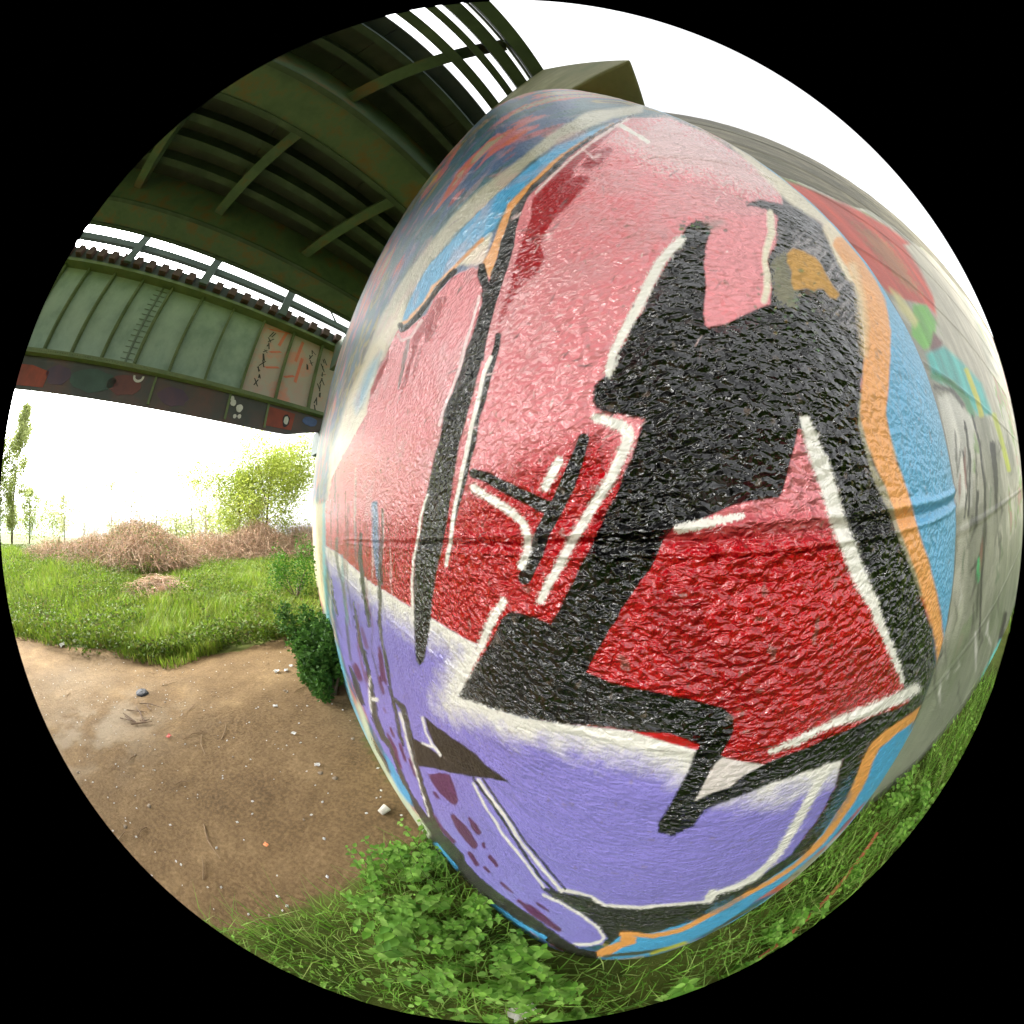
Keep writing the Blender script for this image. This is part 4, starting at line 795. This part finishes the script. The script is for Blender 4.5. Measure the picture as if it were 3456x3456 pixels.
def broad_plant(loc, h, nl, size, cols, label, group, seed):
    r = random.Random(seed); t = empty('nettle_plant', loc, label, 'plant', group); st = MB(); C_, D_, U_, LL = [], [], [], []
    for k_ in range(r.choice((3, 4, 5))):
        a = r.uniform(0, 6.28); ln = r.uniform(.1, .45) * h; top = np.array([math.cos(a) * ln, math.sin(a) * ln, h * r.uniform(.7, 1)]); p0 = np.array([r.uniform(-.03, .03), r.uniform(-.03, .03), -.02]); mid = (p0 + top) / 2 + np.array([0, 0, .1 * h])
        st.tube([p0, mid, top], [.003, .0022, .001], 4)
        for j in range(nl):
            q_ = .25 + .75 * j / (nl - 1); pt = (1 - q_) ** 2 * p0 + 2 * q_ * (1 - q_) * mid + q_ * q_ * top; ph = a + j * 1.57
            for s_ in (0, math.pi):
                C_.append(pt); D_.append([math.cos(ph + s_), math.sin(ph + s_), r.uniform(-.15, .45)]); U_.append([r.uniform(-.2, .2), r.uniform(-.2, .2), 1]); LL.append(size * (1.25 - .6 * q_) * r.uniform(.8, 1.2))
    C_ = np.array(C_); D_ = np.array(D_); D_ /= np.linalg.norm(D_, axis=1, keepdims=True); U_ = np.array(U_); LL = np.array(LL); sd_ = np.cross(D_, U_); sd_ /= np.linalg.norm(sd_, axis=1, keepdims=True); up = np.cross(sd_, D_)
    prof_ = [(0, .0), (.18, .30), (.42, .34), (.72, .2), (1., 0)]; V = []
    for q_, w_ in prof_:
        m_ = C_ + D_ * (LL * (q_ + .12))[:, None] - up * (LL * .25 * q_ * q_)[:, None]
        if w_ == 0: V.append(m_)
        else: V += [m_ + sd_ * (LL * w_)[:, None] + up * (LL * .10)[:, None], m_, m_ - sd_ * (LL * w_)[:, None] + up * (LL * .10)[:, None]]
    V = np.stack(V, 1); n = len(C_); i = np.arange(n)[:, None] * 11
    tri = [(0, 1, 2), (0, 2, 3), (1, 4, 5), (1, 5, 2), (2, 5, 6), (2, 6, 3), (4, 7, 8), (4, 8, 5), (5, 8, 9), (5, 9, 6), (7, 10, 8), (8, 10, 9)]
    f = np.concatenate([i + np.array([t_]) for t_ in tri]); mesh_obj('leaves', V.reshape(-1, 3), f, M_LEAF, t, tint(n, cols, 11, .15)); st.build('stems', M_STEM, t); return t
M_STEM = noise_mat('green_stems', (84, 104, 44), (104, 116, 60), 8, .7, 0)
NEAR = [(100, 150, 50), (122, 168, 62), (84, 130, 46), (142, 178, 86)]
spots = []
rs = random.Random(11)
while len(spots) < 64:
    q_ = rs.random()
    if q_ < .55: s_ = rs.uniform(-1.0, .1); off = -rs.uniform(.02, .42); p_ = PD * PN + PT * s_ + PN * (off - .02)
    else: p_ = np.array([rs.uniform(.05, 1.9), -rs.uniform(.12, .85)])
    if not near_ok(np.array([p_[0]]), np.array([p_[1]]))[0] or (p_[0] < -.75): continue
    if all((p_[0] - a) ** 2 + (p_[1] - b_) ** 2 > .006 for a, b_ in spots): spots.append((p_[0], p_[1]))
for i, (px_, py_) in enumerate(spots):
    d_ = pier_sd(np.array(px_), np.array(py_)); side = px_ < .05
    broad_plant((px_, py_, float(ground_z(np.array([px_]), np.array([py_]))[0])), rs.uniform(.16, .40) * (1. if side else .65), rs.choice((6, 7, 8)), rs.uniform(.03, .055), NEAR,
                'leafy green nettle plant crowding the soil edge of the pier foot' if side else 'low leafy green plant in the grass below the right wall', 'leafy plants at the soil edge' if side else 'leafy plants under the right wall', i)
# fine-leaved ground cover between the plants
x, y = scatter(16000, -1.2, 3.2, -1.9, .9, near_ok); k = vnoise(x * 2.2, y * 2.2, 131, 3) > .46; x, y = x[k], y[k]
tag(leaf_cloud('ground_cover', np.stack([x, y, ground_z(x, y) + RNG.random(len(x)) ** 1.3 * .16], 1), .028, .016, [(108, 158, 50), (130, 174, 66), (92, 138, 46), (150, 180, 90)], zmin=-.1), 'fine-leaved weeds covering the verge between taller plants', 'weeds', kind='stuff')
# ivy bush against the flank
def bush(name, loc, rx, ry, rz, n, size, cols, label, cat, group=None, lumps=9, seed=1):
    r = np.random.default_rng(seed); t = empty(name, loc, label, cat, group); lc = r.normal(0, .6, (lumps, 3)) * np.array([rx, ry, rz * .8]); lc[:, 2] = np.abs(lc[:, 2]) + rz * .35
    w = r.integers(0, lumps, n); d = r.normal(0, 1, (n, 3)); d /= np.linalg.norm(d, axis=1, keepdims=True); P = lc[w] + d * np.array([rx, ry, rz]) * (.52 * r.random((n, 1)) ** .4) ; P[:, 2] = np.maximum(P[:, 2], .01)
    leaf_cloud('leaves', P, size, size * .75, cols, parent=t)
    mb = MB()
    for k_ in range(6): e_ = lc[k_ % lumps]; mb.tube([(0, 0, -.05), tuple(e_ * .5), tuple(e_)], [.02, .012, .004], 4)
    mb.build('stems', M_BARK, t); return t
fl = PD * PN
for s_, o_, r_, h_ in ((-2.75, .15, .2, .36), (-3.2, .18, .22, .4), (-3.9, .24, .28, .42)):
    p_ = fl + PT * s_ - PN * o_; bush('ivy_bush', (p_[0], p_[1], 0), r_, r_, h_, 2600, .055, [(56, 92, 36), (72, 112, 42), (90, 130, 54), (44, 74, 30)], {-2.75: 'dense dark ivy bush against the pier at the edge of bare soil', -3.2: 'ivy bush further along the pier, in the middle of three', -3.9: 'ivy bush beyond two others along the pier side'}[s_], 'bush', 'ivy bushes along the pier', seed=int(-s_ * 10))
bush('dark_shrub', (-5.1, 5.2, .2), .5, .5, .9, 1800, .06, [(58, 100, 26), (78, 122, 34), (50, 84, 26)], 'upright dark green shrub standing alone in the bright meadow', 'shrub', seed=5)

# bramble mounds
def mound(loc, rx, ry, h, ncane, label, seed, leafy=.5, cols=None):
    r = random.Random(seed); t = empty('bramble_mound', loc, label, 'bramble', 'bramble mounds at the meadow edge'); V = []; Fm = []; CC = []; k0 = 0
    for i in range(ncane):
        a = r.uniform(0, 6.28); q_ = math.sqrt(r.random()); cx, cy = q_ * rx * math.cos(a), q_ * ry * math.sin(a); top = h * (1 - .75 * q_ * q_) * r.uniform(.6, 1.12) * (.62 + .75 * float(vnoise(np.array([cx * 1.1 + seed]), np.array([cy * 1.1]), seed, 2)[0])) * (1.5 if r.random() < .04 else 1); dr = r.uniform(0, 6.28); ln = r.uniform(.5, 1.5)
        pts = [np.array([cx + (u_ - .5) * ln * math.cos(dr), cy + (u_ - .5) * ln * math.sin(dr), top * (1 - (2 * u_ - 1) ** 2 * r.uniform(.2, .7)) + r.uniform(-.1, .1)]) for u_ in (0, .25, .5, .75, 1)]
        w_ = np.array([-math.sin(dr), math.cos(dr), r.uniform(-.5, .5)]) * r.uniform(.003, .008); up_ = np.array([0, 0, .007])
        for p_ in pts: V += [p_ - w_, p_ + w_, p_ + up_]
        c_ = lin(r.choice(((186, 156, 128), (160, 130, 106), (200, 174, 146), (128, 104, 86), (176, 136, 110)))) ; CC += [c_] * 15
        for j in range(4):
            b_ = k0 + j * 3
            for u_, v_ in ((0, 1), (1, 2), (2, 0)): Fm.append((b_ + u_, b_ + v_, b_ + 3 + v_, b_ + 3 + u_))
        k0 += 15
    mesh_obj('canes', np.array(V), np.array(Fm), M_CANE, t, np.array(CC))
    n = int(ncane * 5); g = np.random.default_rng(seed); a = g.uniform(0, 6.28, n); q_ = np.sqrt(g.random(n)); P = np.stack([q_ * rx * np.cos(a), q_ * ry * np.sin(a), h * (1 - .75 * q_ * q_) * g.uniform(.3, 1.05, n)], 1)
    leaf_cloud('dry_leaves', P, .075, .05, [(176, 146, 116), (146, 116, 90), (196, 168, 136), (150, 134, 96), (120, 98, 76)], parent=t)
    n = int(ncane * leafy * 4); a = g.uniform(0, 6.28, n); q_ = np.sqrt(g.random(n)); P = np.stack([q_ * rx * np.cos(a), q_ * ry * np.sin(a), h * (1 - .75 * q_ * q_) * g.uniform(.2, 1.05, n)], 1)
    leaf_cloud('green_leaves', P, .075, .055, cols or [(96, 118, 60), (78, 102, 52), (116, 130, 76)], parent=t); return t
def polar(azd, r): a = math.radians(azd); return r * math.sin(a), r * math.cos(a)
def gloc(azd, r, dz=-.1): x_, y_ = polar(azd, r); return (x_, y_, float(ground_z(np.array([x_]), np.array([y_]))[0]) + dz)
mound(gloc(-75, 14.5), 3.8, 2.6, 1.75, 3600, 'large rounded bramble mound of brown canes, tallest in the meadow', 3, .5)
mound(gloc(-83, 15.5), 3.4, 2.4, 1.25, 2000, 'lower brown bramble mound sloping away beside the tallest mound', 4, .5)
mound(gloc(-62, 17), 3.6, 2.6, 1.5, 2400, 'brown bramble mound between the tallest mound and the pale tree', 5, .25)
mound(gloc(-52, 17.5), 3.6, 2.4, 1.9, 3000, 'brown bramble thicket around the foot of the pale green tree', 6, .2)
mound(gloc(-43, 18), 2.6, 2.2, 1.8, 2000, 'brown bramble thicket beside the pier edge, right of the pale tree', 8, .2)
mound(gloc(-72, 9.3), 1.3, 1.0, .42, 600, 'small dead bramble clump in the green weeds before the mounds', 9, .3)
mound(gloc(-92, 17), 2.4, 2.0, .9, 900, 'low spreading bramble patch where the meadow thins out', 10, .9)

# trees
def tree(name, loc, h, cr, ch, nleaf, size, cols, label, group=None, seed=1, trunk=.12, bare=False, spread=.5, mat=M_LEAF):
    r = np.random.default_rng(seed); t = empty(name, loc, label, 'tree', group); mb = MB(); tips = []
    nb = 16 if not bare else 22
    trunk_pts = [np.array([0, 0, -.2]), np.array([.1 * h * (r.random() - .5), .1 * h * (r.random() - .5), h * .45]), np.array([.14 * h * (r.random() - .5), .14 * h * (r.random() - .5), h * .96])]
    def tp_(u_): return (1 - u_) ** 2 * trunk_pts[0] + 2 * u_ * (1 - u_) * trunk_pts[1] + u_ * u_ * trunk_pts[2]
    mb.tube([tp_(u_) for u_ in np.linspace(0, 1, 7)], np.linspace(trunk, trunk * .15, 7), 6)
    for i in range(nb):
        u_ = (1 - ch) + ch * (i + .5) / nb; p0 = tp_(u_); a = i * 2.4 + r.random(); rel = (u_ - (1 - ch)) / ch; ln = cr * (math.sin(math.pi * min(1, rel * .85 + .18)) ** .7) * r.uniform(.7, 1.15)
        d = np.array([math.cos(a), math.sin(a), spread + .5 * r.random()]); d /= np.linalg.norm(d); p1 = p0 + d * ln * .55 + r.normal(0, .06 * ln, 3); p2 = p0 + d * ln + r.normal(0, .1 * ln, 3)
        mb.tube([p0, p1, p2], [trunk * .35 * (1 - u_ * .6), trunk * .2 * (1 - u_ * .6), trunk * .05], 4); tips += [p1, p2, (p1 + p2) / 2]
        for k_ in range(4):
            q_ = p0 + (p2 - p0) * r.uniform(.3, .95); e_ = q_ + (d + r.normal(0, .7, 3)) * ln * .35; mb.tube([q_, (q_ + e_) / 2 + r.normal(0, .03 * ln, 3), e_], [trunk * .09, trunk * .06, trunk * .02], 3); tips += [e_, (q_ + e_) / 2]
    mb.build('trunk', M_BARK, t); tips = np.array(tips)
    if nleaf:
        w = r.integers(0, len(tips), nleaf); dens = r.random(len(tips)) ; keep = dens[w] > .12; P = tips[w][keep] + r.normal(0, .13 * cr, (int(keep.sum()), 3))
        leaf_cloud('crown', P, size, size * .7, cols, mat, t)
    return t
tree('willow_tree', gloc(-49, 20), 6.3, 4.2, .9, 30000, .14, [(160, 172, 70), (140, 158, 54), (178, 186, 96)], 'pale green spring tree rising from brambles beside the pier', None, 3, .14)
tree('willow_tree', gloc(-55, 22), 5.4, 3.0, .9, 12000, .15, [(150, 164, 66), (130, 150, 48), (168, 176, 92)], 'shorter pale green tree leaning out from the taller one', None, 4, .1)
tree('poplar_tree', gloc(-100.5, 44), 13, 2.6, .94, 15000, .24, [(182, 190, 130), (168, 180, 112), (196, 202, 150)], 'tall narrow poplar standing alone at the field edge', None, 5, .2, spread=1.6)  # poplar leaf colours paled to stand in for distant haze
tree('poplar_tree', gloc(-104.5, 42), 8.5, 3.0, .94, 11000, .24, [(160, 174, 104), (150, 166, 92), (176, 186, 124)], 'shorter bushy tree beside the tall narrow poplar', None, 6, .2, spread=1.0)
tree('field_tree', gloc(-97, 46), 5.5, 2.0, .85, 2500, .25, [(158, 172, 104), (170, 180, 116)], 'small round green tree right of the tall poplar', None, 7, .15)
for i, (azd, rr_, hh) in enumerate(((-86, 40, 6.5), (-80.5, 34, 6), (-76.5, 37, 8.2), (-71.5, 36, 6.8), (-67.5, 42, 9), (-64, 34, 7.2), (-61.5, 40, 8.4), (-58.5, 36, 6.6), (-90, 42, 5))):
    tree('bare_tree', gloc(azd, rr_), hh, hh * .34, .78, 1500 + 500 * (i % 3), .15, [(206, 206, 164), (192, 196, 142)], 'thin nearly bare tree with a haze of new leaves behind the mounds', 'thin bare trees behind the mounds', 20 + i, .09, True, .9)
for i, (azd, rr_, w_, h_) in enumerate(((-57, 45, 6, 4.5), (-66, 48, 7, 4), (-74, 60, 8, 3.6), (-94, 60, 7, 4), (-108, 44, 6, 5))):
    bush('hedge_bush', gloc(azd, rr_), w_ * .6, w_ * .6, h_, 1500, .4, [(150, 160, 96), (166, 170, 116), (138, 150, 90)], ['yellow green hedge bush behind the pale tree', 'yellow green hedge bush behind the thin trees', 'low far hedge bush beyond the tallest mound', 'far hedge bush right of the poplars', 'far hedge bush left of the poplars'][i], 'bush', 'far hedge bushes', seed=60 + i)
# tufts and twigs on top of the right wall
for i in range(30):
    s_ = 1.0 + 9 * (i / 30) ** 1.4 + rs.uniform(-.1, .1); p_ = wp + WT * s_ + WN * rs.uniform(.02, .2); n = 9; xx = p_[0] + RNG.normal(0, .008, n); yy = p_[1] + RNG.normal(0, .008, n)
    o = grass('grass_tuft', xx, yy, np.full(n, WTOP - .01), rs.uniform(.05, .16), .003, [(96, 104, 66), (120, 118, 84), (84, 96, 50)], .5); del o['kind']; tag(o, 'small dry grass tuft on top of the concrete retaining wall', 'grass tuft', 'tufts along the wall top')
tree('bare_tree', tuple(wp + WT * 7 + WN * 4) + (WTOP - .6,), 7.5, 2.6, .8, 260, .07, [(150, 150, 110)], 'leafless fine-twigged tree standing behind the retaining wall', None, 71, .06, True, .9)

# ------------------------------------------------------------------ litter, sticks and stones on the soil
M_WCHIP = noise_mat('white_scraps', (206, 204, 198), (226, 224, 218), 6, .6, 0)
x, y = scatter(3000, -5, -.6, -1.2, 3.2, lambda a, b_: in_poly(a, b_, DIRT)); k = RNG.permutation(len(x))[:330]; x, y = x[k], y[k]
V = []; Fm = []
for i in range(len(x)):
    s_ = RNG.uniform(.004, .013); z_ = float(ground_z(x[i:i + 1], y[i:i + 1])[0]); a = RNG.uniform(0, 6.28)
    for j, rr_ in enumerate((1, .7, 1.1, .8)): V.append((x[i] + s_ * rr_ * math.cos(a + j * 1.57), y[i] + s_ * rr_ * math.sin(a + j * 1.57), z_ + .004))
    V.append((x[i], y[i], z_ + .004 + s_ * .6)); Fm += [(i * 5 + j, i * 5 + (j + 1) % 4, i * 5 + 4) for j in range(4)]
tag(mesh_obj('pale_chips', V, Fm, M_WCHIP), 'tiny pale chips and petals strewn over the bare soil', 'chips', kind='stuff')
M_STONE = noise_mat('grey_brown_stone', (120, 106, 88), (150, 136, 116), 8, .9, .4)
def rock(name, x_, y_, s_, mat, label, cat, group=None, seed=0, flat=.6):
    r = np.random.default_rng(seed); V = []; k = 8
    for lv, (z_, q_) in enumerate(((-.15, .8), (.25, 1.), (.62, .75), (.8, .3))):
        for j in range(k): a = 2 * math.pi * j / k + lv * .2; V.append((math.cos(a) * q_ * s_ * r.uniform(.7, 1.15), math.sin(a) * q_ * s_ * r.uniform(.6, 1), z_ * s_ * flat * r.uniform(.8, 1.2)))
    Fr = [(lv * k + j, lv * k + (j + 1) % k, (lv + 1) * k + (j + 1) % k, (lv + 1) * k + j) for lv in range(3) for j in range(k)] + [tuple(3 * k + j for j in range(k)), tuple(range(k - 1, -1, -1))]
    o = mesh_obj(name, V, Fr, mat, smoothed=True); o.location = (x_, y_, float(ground_z(np.array([x_]), np.array([y_]))[0])); return tag(o, label, cat, group)
xs, ys = scatter(600, -4.2, -.9, -.9, 2.6, lambda a, b_: in_poly(a, b_, DIRT))
for i in range(18): rock('stone', xs[i], ys[i], rs.uniform(.008, .022), M_STONE, 'small grey-brown stone half sunk in the bare soil', 'stone', 'stones scattered on the soil', i)
rock('plastic_bag', -3.62, .62, .11, noise_mat('black_plastic', (30, 32, 36), (56, 58, 62), 14, .75, .9, 30, .03), 'crumpled black plastic bag lying on the soil beside charred sticks', 'bag', None, 99, .38)
M_CHAR = noise_mat('charred_wood', (84, 66, 50), (128, 104, 78), 10, .9, .5)
for i in range(11):
    a = rs.gauss(.5, .5); ln = rs.uniform(.12, .34); cx, cy = -3.12 + rs.gauss(0, .12), .38 + rs.gauss(0, .14); mb = MB(); dx, dy = math.cos(a) * ln / 2, math.sin(a) * ln / 2; w_ = rs.uniform(.004, .009)
    mb.tube([(-dx, -dy, 0), (rs.uniform(-.02, .02), rs.uniform(-.02, .02), .008), (dx, dy, .004 + .012 * (i % 2))], [w_, w_ * 1.1, w_ * .6], 6); o = mb.build('charred_stick', M_CHAR); o.location = (cx, cy, float(ground_z(np.array([cx]), np.array([cy]))[0]) + .012); tag(o, 'charred stick in the old fire heap by the ash patch', 'stick', 'charred sticks of the old fire')
M_TWIG = noise_mat('dry_twig', (128, 104, 76), (156, 132, 100), 10, .9, .3)
for i in range(16):
    x_, y_ = xs[60 + i], ys[60 + i]; a = rs.uniform(0, 6.28); ln = rs.uniform(.08, .3); mb = MB(); dx, dy = math.cos(a) * ln / 2, math.sin(a) * ln / 2
    mb.tube([(-dx, -dy, 0), (dy * .15, -dx * .15, .006), (dx, dy, .003)], [.004, .004, .002], 5); o = mb.build('twig', M_TWIG); o.location = (x_, y_, float(ground_z(np.array([x_]), np.array([y_]))[0]) + .006); tag(o, 'thin dry twig lying on the bare brown soil', 'twig', 'twigs on the soil')
def crumple(name, x_, y_, w_, mat, label, cat, seed, group=None, h=.3):
    r = np.random.default_rng(seed); k = 5; V = [((i / (k - 1) - .5) * w_ * r.uniform(.85, 1.15), (j / (k - 1) - .5) * w_ * .8 * r.uniform(.85, 1.15), .004 + h * w_ * r.random()) for i in range(k) for j in range(k)]
    o = mesh_obj(name, V, [(i * k + j, i * k + j + 1, i * k + k + j + 1, i * k + k + j) for i in range(k - 1) for j in range(k - 1)], mat); sm = o.modifiers.new('thick', 'SOLIDIFY'); sm.thickness = .002
    o.location = (x_, y_, float(ground_z(np.array([x_]), np.array([y_]))[0]) + .003); o.rotation_euler.z = r.uniform(0, 6); return tag(o, label, cat, group)
# white paper cup on its side
mb = MB(); V = []; k = 14
for q_, r_ in ((0, .026), (.002, .0265), (.075, .036), (.077, .034), (.006, .0245)):
    V += [(q_ - .035, r_ * math.cos(2 * math.pi * j / k), r_ * math.sin(2 * math.pi * j / k)) for j in range(k)]
mb.add(V, [(l_ * k + j, l_ * k + (j + 1) % k, (l_ + 1) * k + (j + 1) % k, (l_ + 1) * k + j) for l_ in range(4) for j in range(k)] + [tuple(range(k - 1, -1, -1)), tuple(4 * k + j for j in range(k))])
o = mb.build('paper_cup', noise_mat('dirty_white_card', (176, 168, 152), (206, 200, 188), 14, .8, .2)); o.scale = (.75, .75, .7); o.location = (-.765, .905, .026); o.rotation_euler = (0, -.15, 1.1); tag(o, 'white paper cup lying on its side on soil near the pier', 'cup')
M_REDS = noise_mat('red_scrap', (190, 70, 60), (214, 110, 90), 6, .6, 0)
crumple('paper_scrap', -2.62, .52, .05, M_REDS, 'small red paper scrap on the bare soil', 'scrap', 3)
crumple('paper_scrap', -1.25, .35, .028, noise_mat('orange_scrap', (220, 120, 60), (230, 150, 90), 6, .6, 0), 'small orange scrap on soil before the grass edge', 'scrap', 4)
for i, (x_, y_, w_) in enumerate(((-2.66, 2.28, .06), (-2.74, 2.18, .07), (-2.7, 2.42, .05), (-2.2, 1.6, .045), (-1.35, 1.12, .04), (-1.75, 1.35, .04))):
    crumple('white_scrap', x_, y_, w_, M_WCHIP, 'crumpled white litter scrap near the ivy and soil', 'litter', 30 + i, 'white litter scraps')
crumple('white_wrapper', -6.1, -.35, .16, M_WCHIP, 'white wrapper caught at the edge of the meadow grass', 'litter', 50)
crumple('drink_carton', -.05, -.16, .09, noise_mat('printed_carton', (206, 200, 196), (186, 60, 60), 18, .5, 0, c3=(220, 214, 206)), 'flattened red and white drink carton in the grass', 'carton', 51, h=.15)
crumple('white_scrap', .17, -.34, .06, M_WCHIP, 'pale wrapper scrap deep in the verge grass', 'litter', 52)
# rusty strip along the foot of the wall side
mb = MB(); mb.box((1.05, -.2, .08), (.36, .04, .02), (.001, -.009, 0), (0, 0, .006)); tag(mb.build('rusty_strip', noise_mat('rusty_iron', (150, 78, 44), (176, 108, 66), 8, .8, .4)), 'rusty flat iron strip lying along the foot of the pier', 'metal strip')
